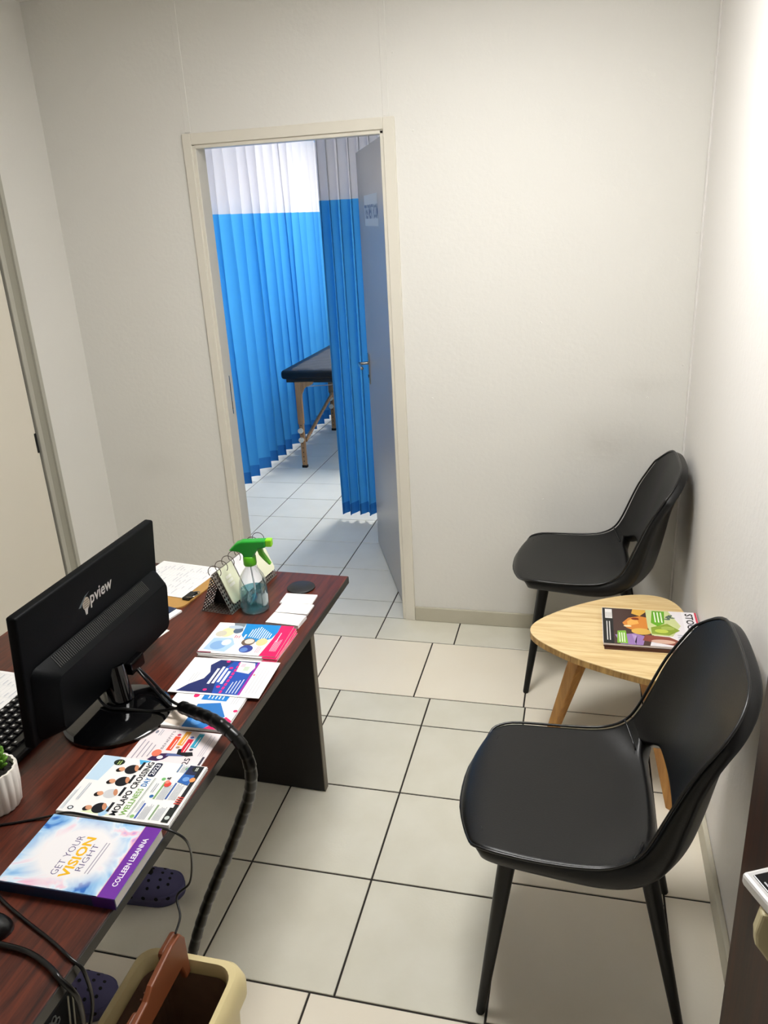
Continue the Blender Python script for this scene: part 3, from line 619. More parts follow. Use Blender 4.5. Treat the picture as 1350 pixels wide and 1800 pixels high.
def pr_B(p, w_, h_):
    U = lambda u: u*w_; V = lambda v: v*h_
    p.poly([(U(.04), V(.22)), (U(.97), V(.22)), (U(.97), V(.68)), (U(.80), V(.75)), (U(.60), V(.70)), (U(.42), V(.72)), (U(.24), V(.84)), (U(.04), V(.92))], '#1c2a66')
    p.poly([(U(.04), V(.24)), (U(.94), V(.24)), (U(.94), V(.52)), (U(.6), V(.60)), (U(.04), V(.52))], '#1c4fae')
    p.rect(U(.04), V(.22), U(.97), V(.245), '#9a1f9a')
    for i, (a, b) in enumerate(((.28, .72), (.30, .78), (.34, .74), (.30, .66))): p.rect(U(a), V(.62-i*.047), U(b), V(.648-i*.047), '#f4f6fa')
    for i in range(9): p.rect(U(.06+i*.1), V(.425), U(.13+i*.1), V(.452), '#ef1a7b')
    for (u, v) in ((.12, .62), (.93, .58), (.75, .50), (.22, .50)): p.ell(U(u), V(v), w_*.03, h_*.022, '#ef1a7b')
    p.poly([(U(.62), V(.27)), (U(.66), V(.42)), (U(.95), V(.44)), (U(.93), V(.27)), (U(.8), V(.24))], '#eceae8'); p.rect(U(.7), V(.30), U(.82), V(.36), '#c9d8c4'); p.rect(U(.8), V(.36), U(.9), V(.41), '#e8c9d4')
    for i in range(4): p.rect(U(.07), V(.27+i*.033), U(.46-.03*i), V(.28+i*.033), '#d9e2f2')
    p.bars(U(.1), V(.06), U(.9), V(.20), 4, '#d5d5d9'); p.ell(U(.6), V(.20), w_*.02, h_*.012, '#e87a6a'); p.bars(U(.3), V(.80), U(.6), V(.88), 3, '#d5d5d9')
sheet('leaflet', 'white leaflet with a navy blue panel and pink line, beside the brochure pile', 'leaflet', -.081, -1.662, DZ+.0074, .148, .218, .0012, R(2), pr_B)
def pr_D(p, w_, h_):
    U = lambda u: u*w_; V = lambda v: v*h_
    p.text('BENEFITS', U(.40), V(.62), U(.55), h_*.035, '#3a3a48', 0); p.ell(U(.88), V(.86), w_*.05, h_*.02, '#8a8a98'); p.bars(U(.78), V(.78), U(.98), V(.83), 2, '#a8a8b4')
    for i, c in enumerate(('#e8502e', '#efa63c', '#d7243f', '#2b9ec0')):
        v = .50-i*.095; u = (.38, .55, .34, .52)[i]; p.rect(U(u), V(v), U(u+.42), V(v+.075), c); p.bars(U(u+.04), V(v+.02), U(u+.38), V(v+.05), 1, '#f3e6e2'); p.ell(U(u-.06 if i % 2 else u+.47), V(v+.04), w_*.035, h_*.026, ('#c03a5a', '#b98a6a', '#5a6ab0', '#333344')[i])
    p.poly([(U(.03), V(.62)), (U(.08), V(.72)), (U(.26), V(.66)), (U(.30), V(.52)), (U(.22), V(.48)), (U(.12), V(.52))], '#3a1f4e'); p.ell(U(.28), V(.66), w_*.10, h_*.06, '#ef7a5e'); p.ell(U(.17), V(.58), w_*.05, h_*.04, '#eef0f4')
    p.poly([(U(.22), V(.52)), (U(.26), V(.30)), (U(.32), V(.30)), (U(.30), V(.52))], '#5a6a9c'); p.poly([(U(.30), V(.18)), (U(.40), V(.22)), (U(.36), V(.36)), (U(.46), V(.38)), (U(.44), V(.42)), (U(.30), V(.40)), (U(.26), V(.26))], '#14161c')
    p.text('25', U(.04), V(.18), U(.18), h_*.075, '#2e2e38', .01); p.rect(U(.06), V(.02), U(.30), V(.05), '#3d3a48'); p.bars(U(.30), V(.06), U(.95), V(.14), 3, '#c9c3cc')
    for i in range(4): p.rect(U(.06+.03*i), V(.92-i*.06), U(.62-.04*i), V(.935-i*.06), '#a9a3ae')
sheet('flyer', 'small pale pink flyer with coloured bars and the word BENEFITS', 'flyer', -.081, -1.912, DZ, .108, .163, .0016, R(1), pr_D, M_paper_p)
def pr_E(p, w_, h_):
    U = lambda u: u*w_; V = lambda v: v*h_
    p.poly([(U(.55), V(.86)), (w_, V(.82)), (w_, V(.99)), (U(.55), V(.99))], '#c3dcef'); p.poly([(U(.02), V(.5)), (U(.10), V(.72)), (U(.03), V(.80))], '#e4efc6'); p.ell(U(.08), V(.60), w_*.08, h_*.04, '#a9d0ee'); p.poly([(U(.9), V(.60)), (w_-.002, V(.64)), (w_-.002, V(.52))], '#4fb0e0')
    # four people
    for (u, v, c, s) in ((.12, .70, '#15161c', 1), (.36, .70, '#cfd0d2', .9), (.58, .68, '#16171c', 1), (.80, .68, '#191a20', 1)):
        p.ell(U(u), V(v-.04), w_*.085*s, h_*.062, c); p.ell(U(u-.02), V(v+.055), w_*.042*s, h_*.036, '#d99a74'); p.ell(U(u-.035), V(v+.068), w_*.036, h_*.028, '#191310'); p.ell(U(u-.012), V(v+.05), w_*.034, h_*.026, '#dfa17c')
        p.ell(U(u+.03), V(v-.075), w_*.06, h_*.018, '#cf8e68', .5)
    for u in (.14, .40, .62, .86): p.rect(U(u-.06), V(.560), U(u+.09), V(.585), '#1a1c22')
    p.ell(U(.90), V(.80), w_*.055, h_*.05, '#1d2a20'); p.bars(U(.86), V(.78), U(.94), V(.82), 2, '#c7e07e'); p.ell(U(.07), V(.90), w_*.03, h_*.026, '#1c2430'); p.ell(U(.07), V(.90), w_*.018, h_*.016, '#e9edf0')
    p.text('MOLAPO CROSSING', U(.035), V(.480), U(.93), h_*.058, '#15171d', .018); p.text('WELLNESS', U(.05), V(.405), U(.45), h_*.052, '#86b95c', .016); p.text('DAY', U(.54), V(.405), U(.15), h_*.052, '#2579c0', .016)
    q = [(U(.84)+x, V(.432)+y) for x, y in rrect(w_*.25, h_*.066, .004)]; p.poly(q, '#20263e'); p.text('2023', U(.74), V(.412), U(.20), h_*.042, '#f1f1f4', .012)
    p.rect(U(.04), V(.375), U(.70), V(.381), '#8fa08f'); p.rect(U(.04), V(.365), U(.70), V(.369), '#b9c2b9')
    for (u, v, c) in ((.06, .34, '#8fbf72'), (.40, .30, '#2d6ba8'), (.70, .30, '#6fb36a'), (.92, .16, '#6fb36a')): p.ell(U(u), V(v), w_*.026, h_*.018, c)
    for (u, v, L, c) in ((.03, .30, .25, '#4a68b0'), (.04, .18, .24, '#8aa47e'), (.36, .26, .30, '#86b070'), (.38, .16, .28, '#3e62a6'), (.84, .22, .15, '#6f87a6')):
        p.rect(U(u), V(v), U(u+L), V(v+.016), c); p.bars(U(u), V(v-.075), U(u+L), V(v-.008), 7, '#9aa2ac', .4)
    p.bars(U(.12), V(.325), U(.34), V(.35), 2, '#aab2ba'); p.bars(U(.46), V(.31), U(.66), V(.345), 2, '#aab2ba'); p.ell(U(.62), V(.235), w_*.045, h_*.03, '#e0493e'); p.ell(U(.66), V(.25), w_*.03, h_*.02, '#ef8a7a'); p.text('&', U(.70), V(.24), w_*.05, h_*.035, '#2a2a30', .01)
    p.poly([(U(.64), V(.06)), (U(.68), V(.17)), (U(.98), V(.15)), (U(.98), V(.05))], '#2a62ae'); p.ell(U(.74), V(.11), w_*.04, h_*.03, '#6f9edb'); p.poly([(U(.82), V(.05)), (U(.82), V(.15)), (U(.985), V(.15)), (U(.985), V(.05))], '#262a4a'); p.ell(U(.93), V(.07), w_*.055, h_*.045, '#1b2320'); p.bars(U(.895), V(.05), U(.965), V(.09), 3, '#dfe8dc')
    p.rect(U(.03), V(.02), U(.985), V(.055), '#1a1b20'); p.ell(U(.74), V(.05), w_*.04, h_*.025, '#e8995a'); 
    for i in range(4): p.rect(U(.32+i*.035), V(.02), U(.337+i*.035), V(.075), '#c8493c')
    p.rect(U(.03), V(.02), U(.26), V(.08), '#1c2220'); p.ell(U(.10), V(.05), w_*.03, h_*.02, '#c8d0cc'); p.text('A', U(.18), V(.035), w_*.05, h_*.03, '#9fd04c', .01) if False else None
    p.bars(U(.03), V(.955), U(.45), V(.985), 3, '#c4cfd8'); p.bars(U(.2), V(.89), U(.5), V(.92), 2, '#aeb8c2')
sheet('newspaper_flyer', 'white newsprint flyer pile headed MOLAPO CROSSING WELLNESS DAY 2023', 'flyer', -.092, -2.046, DZ, .158, .225, .008, R(.6), pr_E, None, None, 6)
# book
def book_cover():
    m = bpy.data.materials.new('book_cover_watercolour'); m.use_nodes = True; nt = m.node_tree; b = nt.nodes['Principled BSDF']; b.inputs['Roughness'].default_value = .3
    tc = nt.nodes.new('ShaderNodeTexCoord')
    n = nt.nodes.new('ShaderNodeTexNoise'); n.inputs['Scale'].default_value = 14; n.inputs['Detail'].default_value = 3; n.inputs['Distortion'].default_value = 1.2; nt.links.new(tc.outputs['Object'], n.inputs['Vector'])
    rp = nt.nodes.new('ShaderNodeValToRGB'); cr = rp.color_ramp; cr.elements[0].position = .34; cr.elements[0].color = lin('#2f6fc4'); cr.elements[1].position = .72; cr.elements[1].color = lin('#f2d58a')
    for pos, c in ((.38, '#7fb2e4'), (.47, '#a9d0f0'), (.55, '#dfeaf6'), (.62, '#eeb6cf'), (.66, '#c79ad8')):
        e = cr.elements.new(pos); e.color = lin(c)
    nt.links.new(n.outputs['Fac'], rp.inputs[0])
    mp = nt.nodes.new('ShaderNodeMapping'); mp.vector_type = 'TEXTURE'; mp.inputs['Location'].default_value = (0, .012, .012); mp.inputs['Scale'].default_value = (.086, .10, 1); nt.links.new(tc.outputs['Object'], mp.inputs[0])
    n2 = nt.nodes.new('ShaderNodeTexNoise'); n2.inputs['Scale'].default_value = 30
    nt.links.new(tc.outputs['Object'], n2.inputs['Vector'])
    g = nt.nodes.new('ShaderNodeTexGradient'); g.gradient_type = 'SPHERICAL'; nt.links.new(mp.outputs[0], g.inputs[0])
    r2 = nt.nodes.new('ShaderNodeValToRGB'); r2.color_ramp.elements[0].position = .05; r2.color_ramp.elements[1].position = .42; nt.links.new(g.outputs['Fac'], r2.inputs[0])
    mx = nt.nodes.new('ShaderNodeMixRGB'); mx.inputs[2].default_value = lin('#f1eef0'); nt.links.new(r2.outputs[0], mx.inputs[0]); nt.links.new(rp.outputs[0], mx.inputs[1]); nt.links.new(mx.outputs[0], b.inputs['Base Color']); return m
bk = root('book', 'paperback with a pastel watercolour cover titled GET YOUR VISION RIGHT', 'book', (-.083, -2.222, DZ), RZ+R(.6))
bw, bh, bt = .152, .212, .020
boxo('pages', -bw/2+.001, bw/2-.001, -bh/2+.001, bh/2-.001, .0012, bt-.0012, mat('book_pages', '#e6e2dc', .7), bk)
M_navy = mat('book_spine_navy', '#0f2547', .35)
bm = bmesh.new(); box(bm, -bw/2, bw/2, -bh/2, bh/2, 0, .0012); box(bm, -bw/2-.0012, -bw/2+.001, -bh/2, bh/2, 0, bt); bm_obj('spine', bm, M_navy, bk)
boxo('spine_band', -bw/2-.0016, -bw/2, -bh/2, -bh/2+.04, .0, bt, mat('book_spine_purple', '#3a1463', .35), bk)
cvo = boxo('cover', -bw/2, bw/2, -bh/2, bh/2, bt-.0012, bt, book_cover(), bk)
p = Print(bt); U = lambda u: -bw/2+u*bw; V = lambda v: -bh/2+v*bh
p.poly([(U(.50), V(.93)), (U(.60), V(.98)), (U(.98), V(.70)), (U(.98), V(.62))], '#efb3c4') if False else None
p.rect(U(0), V(0), U(1), V(.145), '#6d2a9c'); p.rect(U(0), V(.145), U(1), V(.150), '#e9a9a0')
p.text('COLLEEN LEBANNA', U(.15), V(.050), bw*.68, bh*.045, '#f2eef6', .02)
p.text('GET YOUR', U(.18), V(.58), bw*.56, bh*.058, '#54487a', -.008); p.text('VISION', U(.16), V(.475), bw*.58, bh*.085, '#f0b915', .03); p.text('RIGHT', U(.27), V(.41), bw*.38, bh*.05, '#54487a', -.008)
p.bars(U(.25), V(.335), U(.72), V(.385), 2, '#a9a4b4', .35)
p.build('print', cvo)

# ------------------------------------------------------------------ MONITOR
mo = root('computer_monitor', 'black computer monitor seen from behind, with a pview logo on its back', 'monitor', (-.272, -1.79, DZ))
tilt = .10
T = Matrix.Translation((-.045, .018, .045)) @ Matrix.Rotation(tilt, 4, 'Y')   # panel frame: local z up, x out of the back
PW, PH = .50, .292
def part_T(bm, name, m, parent=mo, sm=False):
    for v in bm.verts: v.co = T @ v.co
    o = bm_obj(name, bm, m, parent); return autosmooth(o) if sm else o
bm = bmesh.new(); box(bm, -.022, .0, -PW/2, PW/2, 0, PH, .005, 3); panel = part_T(bm, 'back_shell', M_monitor, sm=True)
bm = bmesh.new(); box(bm, -.0235, -.0215, -PW/2+.008, PW/2-.008, .016, PH-.008); part_T(bm, 'screen', mat('screen_dark', '#07080a', .15))
# lower bulge with its sloping vent shelf
bm = bmesh.new()
def sec(x, y0, y1, z0, z1, r):
    cy, cz = (y0+y1)/2, (z0+z1)/2; return [(x, cy+a, cz+b) for a, b in rrect(y1-y0, z1-z0, r, 5)]
loops(bm, [sec(-.004, -.235, .244, .004, .168, .02), sec(.006, -.232, .243, .004, .166, .02), sec(.030, -.20, .238, .010, .142, .018), sec(.034, -.196, .234, .014, .138, .016)]); part_T(bm, 'rear_bulge', M_monitor, sm=True)
bm = bmesh.new()
for i in range(62):
    y = -.175+i*.0056
    vs = box(bm, 0, .0275, y, y+.0020, -.0008, .0016); 
    Q = Matrix.Translation((.0045, 0, .1672)) @ Matrix.Rotation(math.atan2(.0245, .024), 4, 'Y')
    for v in vs: v.co = Q @ v.co
vent = part_T(bm, 'vent_grille', mat('vent_rib', '#2c2d2b', .45)); vent['kind'] = 'stuff'
boxo('port_cover', -.02, .02, .06, .15, -.0, .02, M_monitor, mo, loc=(-.03, 0, .045)) if False else None
# logo: lettering and a globe under a cap
def rear_print(p, name, parent, x, y, z, s=1):
    o = p.build(name, parent)
    o.matrix_local = T @ Matrix.Translation((x, y, z)) @ Matrix(((0, 0, 1, 0), (1, 0, 0, 0), (0, 1, 0, 0), (0, 0, 0, 1)))
    return o
p = Print(.0004); p.text('pview', .030, -.0075, .082, .0365, M_silver, .018, 0)
gl = mat('logo_globe', '#b5aa98', .4, metal=.3)
p.ell(.015, .011, .0125, .0150, gl, .2); p.poly([(.008, .0), (.020, .0), (.017, -.014), (.011, -.014)], M_silver)
for i in range(4): p.rect(.006, .003+i*.005, .024, .0042+i*.005, '#3a362f')
p.poly([(-.012, .012), (.012, .030), (.030, .034), (.013, .026), (-.004, .010)], mat('logo_cap', '#5c6a6c', .4, metal=.3))
rear_print(p, 'logo', panel, .0, -.055, .205)
# stand
bm = bmesh.new(); cyl(bm, (.0, .0, .010), (-.018, .016, .085), .028, .024, 32); autosmooth(bm_obj('stand_column', bm, M_gloss, mo))
bm = bmesh.new(); box(bm, -.07, -.02, -.035, .065, .06, .10, .006); bm_obj('stand_neck', bm, M_monitor, mo)
latheo('stand_base', [(0, 0), (.108, 0), (.114, .003), (.114, .008), (.106, .012), (.04, .015), (0, .0155)], M_gloss, mo, 56, loc=(.018, -.045, 0))
bm = bmesh.new(); box(bm, -.012, .008, .045, .10, .045, .075, .003); bm_obj('port_block', bm, M_gloss, mo)

# ------------------------------------------------------------------ CABLES
def top_cable(name, P, r, label, m=M_cable, n=8):
    o = tube(name, P, r, m, None, n, 8); return tag(o, label, 'cable')
top_cable('video_cable', [(-.285, -1.715, .80), (-.270, -1.715, .780), (-.231, -1.734, .765), (-.149, -1.790, .752), (-.100, -1.824, .768)], .0034, 'black cable dropping from the monitor back into the wrapped sleeve')
top_cable('power_cable', [(-.278, -1.722, .80), (-.262, -1.724, .775), (-.225, -1.744, .756), (-.150, -1.800, .746), (-.100, -1.832, .764)], .0034, 'second thin cable running beside the first from monitor to sleeve')
top_cable('monitor_lead', [(-.325, -1.79, .775), (-.310, -1.815, .757), (-.275, -1.833, .7495), (-.235, -1.832, .7495), (-.17, -1.823, .745), (-.100, -1.827, .766)], .0034, 'black lead looping low across the monitor base into the sleeve')
SL = catmull([(-.104, -1.828, .768), (-.06, -1.848, .772), (-.01, -1.872, .778), (.035, -1.893, .772), (.068, -1.905, .745), (.078, -1.904, .69), (.060, -1.888, .615), (.030, -1.884, .54), (-.006, -1.887, .455), (-.045, -1.892, .37), (-.077, -1.902, .295), (-.106, -1.912, .215), (-.137, -1.908, .12), (-.160, -1.89, .02)], 18)
bm = bmesh.new(); sweep(bm, SL, lambda i, N: .0128+.0016*((i % 8)/8.0)-.002*i/N if i > 2 else .010, 14); o = autosmooth(bm_obj('cable_sleeve', bm, mat('sleeve_black', '#040404', .3, spec=.35)), 30)
tag(o, 'black spiral-wrapped cable bundle arching over the desk edge to the floor', 'cable')
top_cable('charger_cord', [(-.34, -2.19, .7325), (-.286, -2.173, .7325), (-.233, -2.149, .7325), (-.200, -2.139, .738), (-.171, -2.138, .748), (-.134, -2.137, .7475), (-.073, -2.1365, .742), (.003, -2.135, .741), (.036, -2.136, .738), (.052, -2.125, .71), (.030, -2.085, .63), (.006, -2.069, .55), (-.016, -2.085, .528), (.004, -2.115, .514), (.012, -2.150, .512)], .0022, 'thin black cord running between book and newsprint flyer, drooping to the bin lid')
top_cable('mouse_cord', [(-.26, -2.27, .7335), (-.172, -2.316, .7335), (-.11, -2.343, .7335), (-.04, -2.37, .7335), (.006, -2.391, .7345), (.026, -2.392, .71), (.010, -2.380, .61), (-.030, -2.400, .50), (-.055, -2.418, .40), (-.065, -2.43, .2), (-.06, -2.45, .006)], .0028, 'black cord hanging over the desk edge in front of the computer case')
top_cable('power_lead', [(-.20, -2.392, .7355), (-.111, -2.392, .7355), (-.059, -2.396, .7355), (-.012, -2.412, .737), (.014, -2.425, .734), (.028, -2.418, .69), (.012, -2.410, .60), (-.015, -2.425, .48), (-.045, -2.45, .34), (-.06, -2.47, .15), (-.05, -2.48, .007)], .0044, 'thickest black lead bending over the desk edge past the computer case')

# ------------------------------------------------------------------ KEYBOARD, PAPERS, PLANT, MOUSE
kb = root('keyboard', 'black computer keyboard partly hidden behind the monitor', 'keyboard', (-.445, -1.85, DZ), RZ)
# local x along +Y, local y along -X (towards the user)
bm = bmesh.new(); box(bm, -.22, .22, -.076, .076, 0, .016, .004); bm_obj('case', bm, mat('keyboard_black', '#0d0e10', .5), kb)
bm = bmesh.new(); box(bm, -.008, .008, -.008, .008, 0, .006)
for v in bm.verts:
    if v.co.z > .003: v.co.x *= .8; v.co.y *= .8
bmesh.ops.recalc_face_normals(bm, faces=bm.faces); kme = bpy.data.meshes.new('key'); bm.to_mesh(kme); bm.free(); kme.materials.append(mat('key_black', '#121316', .4))
p = Print(.0222)
for r in range(6):
    for c in range(22):
        x = -.207+c*.0192+(.004*r if c < 15 else 0); y = .060-r*.0215
        if x > .212: continue
        if r == 5 and 4 <= c <= 8: continue
        link('key', kme, None, kb, (x, y, .016)); p.rect(x-.0035, y-.002, x+.0015, y+.0025, '#d9d9da')
leg = p.build('key_legends', kb)
link('key', (lambda b: (box(b, -.045, .045, -.008, .008, 0, .006), bmesh.ops.recalc_face_normals(b, faces=b.faces), (lambda me: (b.to_mesh(me), me.materials.append(MATS['key_black']), me)[2])(bpy.data.meshes.new('key')))[2])(bmesh.new()), None, kb, (-.08, -.0475, .016))
def form_print(cols, rows, dense='#c5c6cc'):
    def f(p, w_, h_):
        for i in range(rows): p.rect(w_*.06, h_*(.06+.86*i/rows), w_*.94, h_*(.06+.86*i/rows)+.0006, dense)
        for i in range(cols+1): p.rect(w_*(.06+.88*i/cols), h_*.06, w_*(.06+.88*i/cols)+.0006, h_*.92, dense)
        for i in range(rows):
            for c in range(cols):
                if random.random() < .7: x = w_*(.075+.88*c/cols); p.rect(x, h_*(.07+.86*i/rows), x+w_*.8/cols*random.random(), h_*(.07+.86*i/rows)+.0022, '#b9bcc6')
    return f
sheet('printed_form', 'white printed form lying along the keyboard on the desk', 'paper', -.630, -1.81, DZ, .19, .215, .001, R(-3), form_print(4, 14))
cb = root('clipboard', 'tan clipboard with rounded corners, tucked under printed sheets by the desk calendar', 'clipboard', (-.440, -1.235, DZ), R(-8))
bm = bmesh.new(); prism(bm, rrect(.20, .215, .03), 0, .004); bm_obj('board', bm, mat('tan_hardboard', '#b98d4c', .5), cb)
bm = bmesh.new(); box(bm, .072, .097, -.060, -.015, .004, .012, .003); bm_obj('clip', bm, mat('clip_black', '#141414', .35), cb)
tube('clip_wire', [(.085, -.055, .012), (.105, -.056, .016), (.113, -.0375, .017), (.105, -.02, .016), (.085, -.02, .012)], .0014, M_steel, cb, 6)
sheet('printed_form', 'topmost white printed sheet at the far end of the desk, behind the monitor', 'paper', -.472, -1.178, DZ+.0045, .205, .215, .0012, R(-8)-RZ+RZ, form_print(5, 16))
nb = root('notebook', 'navy blue notebook with loose white pages beside the clipboard', 'notebook', (-.44, -1.415, DZ), R(-14))
boxo('pages', -.075, .080, -.072, .072, .0, .006, M_paper, nb, .001); boxo('cover', -.075, .060, -.010, .073, .006, .008, mat('navy_cover', '#152a4e', .45), nb, .0005)
sheet('loose_sheet', 'blank white sheet sticking out behind the monitor next to the notebook', 'paper', -.40, -1.50, DZ, .10, .12, .0012, R(-14))
pt = root('potted_succulent', 'small green succulent in a fluted white pot', 'plant', (-.326, -2.125, DZ))
fl = lambda a: 1+.035*abs(sin(a*9))-.02
latheo('pot', [(0, 0), (.036, 0), (.040, .006), (.044, .04), (.045, .078), (.044, .082), (.040, .082), (.038, .070), (0, .068)], mat('white_ceramic', '#e9e3da', .4), pt, 144, flute=lambda a: .965+.05*abs(sin(a*9)))
latheo('soil', [(0, .0745), (.034, .0735), (.0385, .072), (.036, .066), (0, .066)], mat('soil', '#17120d', .95, bump=(120, 1)), pt, 24)
M_succ = mat('succulent_green', '#3f7a24', .45, noise=(60, '#7fae3a', .8)); M_succ2 = mat('succulent_lime', '#5d9a2a', .45, noise=(60, '#8dbb3f', .8))
def leafmesh(m):
    bm = bmesh.new(); lathe(bm, [(0, 0), (.0026, .002), (.0036, .007), (.0026, .012), (0, .016)], 8); me = bpy.data.meshes.new('leaf'); bmesh.ops.recalc_face_normals(bm, faces=bm.faces); bm.to_mesh(me); bm.free(); me.materials.append(m)
    for q in me.polygons: q.use_smooth = True
    return me
for (cx, cy, h, mt, mm) in ((.012, .014, .045, leafmesh(M_succ), M_succ), (.010, -.016, .016, leafmesh(M_succ2), M_succ2), (-.016, .004, .035, leafmesh(M_succ), M_succ)):
    stem = tube('stem', [(cx, cy, .07), (cx+.001, cy, .074+h*.5), (cx, cy, .074+h)], .003, mm, pt, 6, 3)
    for k in range(26):
        a = k*2.4; zz = .078+h*(k/26); tl = .95-.8*(k/26); link('leaf', mt, None, stem, (cx+.003*cos(a), cy+.003*sin(a), zz), (0, tl, a))
ms = bmesh.new(); bmesh.ops.create_uvsphere(ms, u_segments=24, v_segments=14, radius=1)
for v in ms.verts: v.co = Vector((v.co.x*.052, v.co.y*.030, max(0, v.co.z)*.032))
o = bm_obj('computer_mouse', ms, mat('mouse_black', '#0c0c0d', .3), None, (-.162, -2.378, DZ), (0, 0, R(20)), smooth=True)
tag(o, 'black computer mouse lying on the desk near the cords', 'mouse')
boxo('scroll_wheel', .022, .032, -.003, .003, .024, .031, M_steel, o)

# ------------------------------------------------------------------ DESK CALENDAR + SPRAY BOTTLE
cal = root('desk_calendar', 'ring-bound flip calendar on a triangular perforated metal stand', 'calendar', (-.231, -1.226, DZ), R(-6.4))
LN, HB, HT = .262, .047, .114
def perf(name, A, Bv, C, nu, nv):
    """perforated plate spanned from A by edge vectors B, C"""
    bm = bmesh.new(); A, Bv, C = Vector(A), Vector(Bv), Vector(C)
    def pt(u, v): return A+Bv*u+C*v
    for i in range(nu):
        for j in range(nv):
            o4 = [bm.verts.new(pt((i+a)/nu, (j+b)/nv)) for a, b in ((0, 0), (.5, 0), (1, 0), (1, .5), (1, 1), (.5, 1), (0, 1), (0, .5))]
            i4 = [bm.verts.new(pt((i+.5+.36*cos(q))/nu, (j+.5+.36*sin(q))/nv)) for q in [R(225+45*k) for k in range(8)]]
            for k in range(8): bm.faces.new((o4[k], o4[(k+1) % 8], i4[(k+1) % 8], i4[k]))
    bmesh.ops.remove_doubles(bm, verts=bm.verts, dist=1e-5)
    o = bm_obj(name, bm, mat('perforated_metal', '#8f8a84', .35, metal=.7), cal); mod_solid(o, .0012, 0); return o
perf('stand_side', (HB, -LN/2, .001), (0, LN, 0), (-HB, 0, HT), 27, 11)
perf('stand_side', (-HB, -LN/2, .001), (0, LN, 0), (HB, 0, HT), 27, 11)
perf('stand_base', (-HB, -LN/2, .001), (0, LN, 0), (2*HB, 0, 0), 27, 10)
bm = bmesh.new()
A = [(-HB+.006, -LN/2+.05, .003), (HB-.006, -LN/2+.05, .003), (0, -LN/2+.05, HT-.008)]; Bq = [(a[0], LN/2-.01, a[2]) for a in A]
loops(bm, [A, Bq]); bm_obj('inner_shade', bm, mat('inner_shade_black', '#0a0a0a', .8), cal)  # black wedge standing in for the shade inside the open metal stand
nrm = Vector((HT, 0, HB)).normalized(); dn = Vector((HB, 0, -HT)).normalized()
for (y0, y1, c, lift) in ((-.112, -.040, '#dfe2c6', .004), (-.036, .052, '#f0eef0', .0045), (.056, .128, '#e4e6cb', .004)):
    q = Matrix((dn, (0, 1, 0), nrm)).transposed().to_4x4(); q.translation = Vector((0, 0, HT))+nrm*lift
    bm = bmesh.new(); vs = [(.0, y0), (.0, y1), (.096, y1), (.102, y1-.006), (.102, y0+.006), (.096, y0)]
    prism(bm, vs, 0, .003); bmesh.ops.transform(bm, matrix=q, verts=bm.verts); pg = bm_obj('page_block', bm, ink(c, .5), cal)
    pr = Print(.0032); pr.text('12' if y0 < -.1 else '1', 0, 0, .03 if y0 < -.1 else .01, .03, '#f3f3ea', .01) if y0 < -.1 else None
    if y0 < -.1:
        pr = Print(.0032)
        for i in range(3): pr.rect(.026+i*.012, y0+.02, .034+i*.012, y0+.045, '#f2f3e6')
        bo = pr.build('print', pg); bo.matrix_local = q
for i in range(8):
    y = -.120+i*.0345; ring = [(.018*sin(a)+.003, y+.003*sin(a), HT+.004+.018*cos(a)) for a in [R(-125+250*k/20) for k in range(21)]]
    tube('ring', ring, .0011, mat('ring_wire', '#6d665f', .3, metal=.9), cal, 6, 0)
# bottle
def thin_clear(name, tint, mixv):
    m = bpy.data.materials.new(name); m.use_nodes = True; nt = m.node_tree; nt.nodes.remove(nt.nodes['Principled BSDF'])
    a = nt.nodes.new('ShaderNodeBsdfTransparent'); a.inputs[0].default_value = tint; b = nt.nodes.new('ShaderNodeBsdfGlossy'); b.inputs['Roughness'].default_value = .06
    lw = nt.nodes.new('ShaderNodeLayerWeight'); lw.inputs[0].default_value = mixv; x = nt.nodes.new('ShaderNodeMixShader')
    nt.links.new(lw.outputs['Facing'], x.inputs[0]); nt.links.new(a.outputs[0], x.inputs[1]); nt.links.new(b.outputs[0], x.inputs[2]); nt.links.new(x.outputs[0], nt.nodes['Material Output'].inputs[0]); return m
sp = root('spray_bottle', 'clear spray bottle half full of pale blue liquid with a green trigger head', 'bottle', (-.148, -1.318, DZ), R(8))
latheo('bottle_body', [(0, .0012), (.034, .0012), (.0385, .005), (.039, .02), (.0375, .07), (.036, .085), (.031, .102), (.021, .118), (.0145, .126), (.0135, .138)], thin_clear('clear_plastic', (.97, .98, .98, 1), .32), sp, 40)
lq = bpy.data.materials.new('blue_liquid'); lq.use_nodes = True; nt = lq.node_tree; nt.nodes.remove(nt.nodes['Principled BSDF'])
a_ = nt.nodes.new('ShaderNodeBsdfTransparent'); a_.inputs[0].default_value = (.62, .86, .90, 1); b_ = nt.nodes.new('ShaderNodeBsdfTranslucent'); b_.inputs[0].default_value = lin('#6fc6d6'); g_ = nt.nodes.new('ShaderNodeBsdfGlossy'); g_.inputs['Roughness'].default_value = .05
x1 = nt.nodes.new('ShaderNodeMixShader'); x1.inputs[0].default_value = .30; x2 = nt.nodes.new('ShaderNodeMixShader'); x2.inputs[0].default_value = .05
nt.links.new(a_.outputs[0], x1.inputs[1]); nt.links.new(b_.outputs[0], x1.inputs[2]); nt.links.new(x1.outputs[0], x2.inputs[1]); nt.links.new(g_.outputs[0], x2.inputs[2]); nt.links.new(x2.outputs[0], nt.nodes['Material Output'].inputs[0])
latheo('liquid', [(0, .0025), (.033, .0025), (.037, .006), (.0375, .02), (.0365, .062), (.034, .0605), (0, .060)], lq, sp, 40)
tube('dip_tube', [(0, 0, .135), (.002, 0, .10), (.004, .0, .05), (-.014, .006, .010)], .0022, mat('tube_white', '#e8eef0', .4), sp, 8)
M_green = mat('green_plastic', '#1f9a2a', .35, spec=.5); M_lime = mat('lime_plastic', '#57b316', .35)
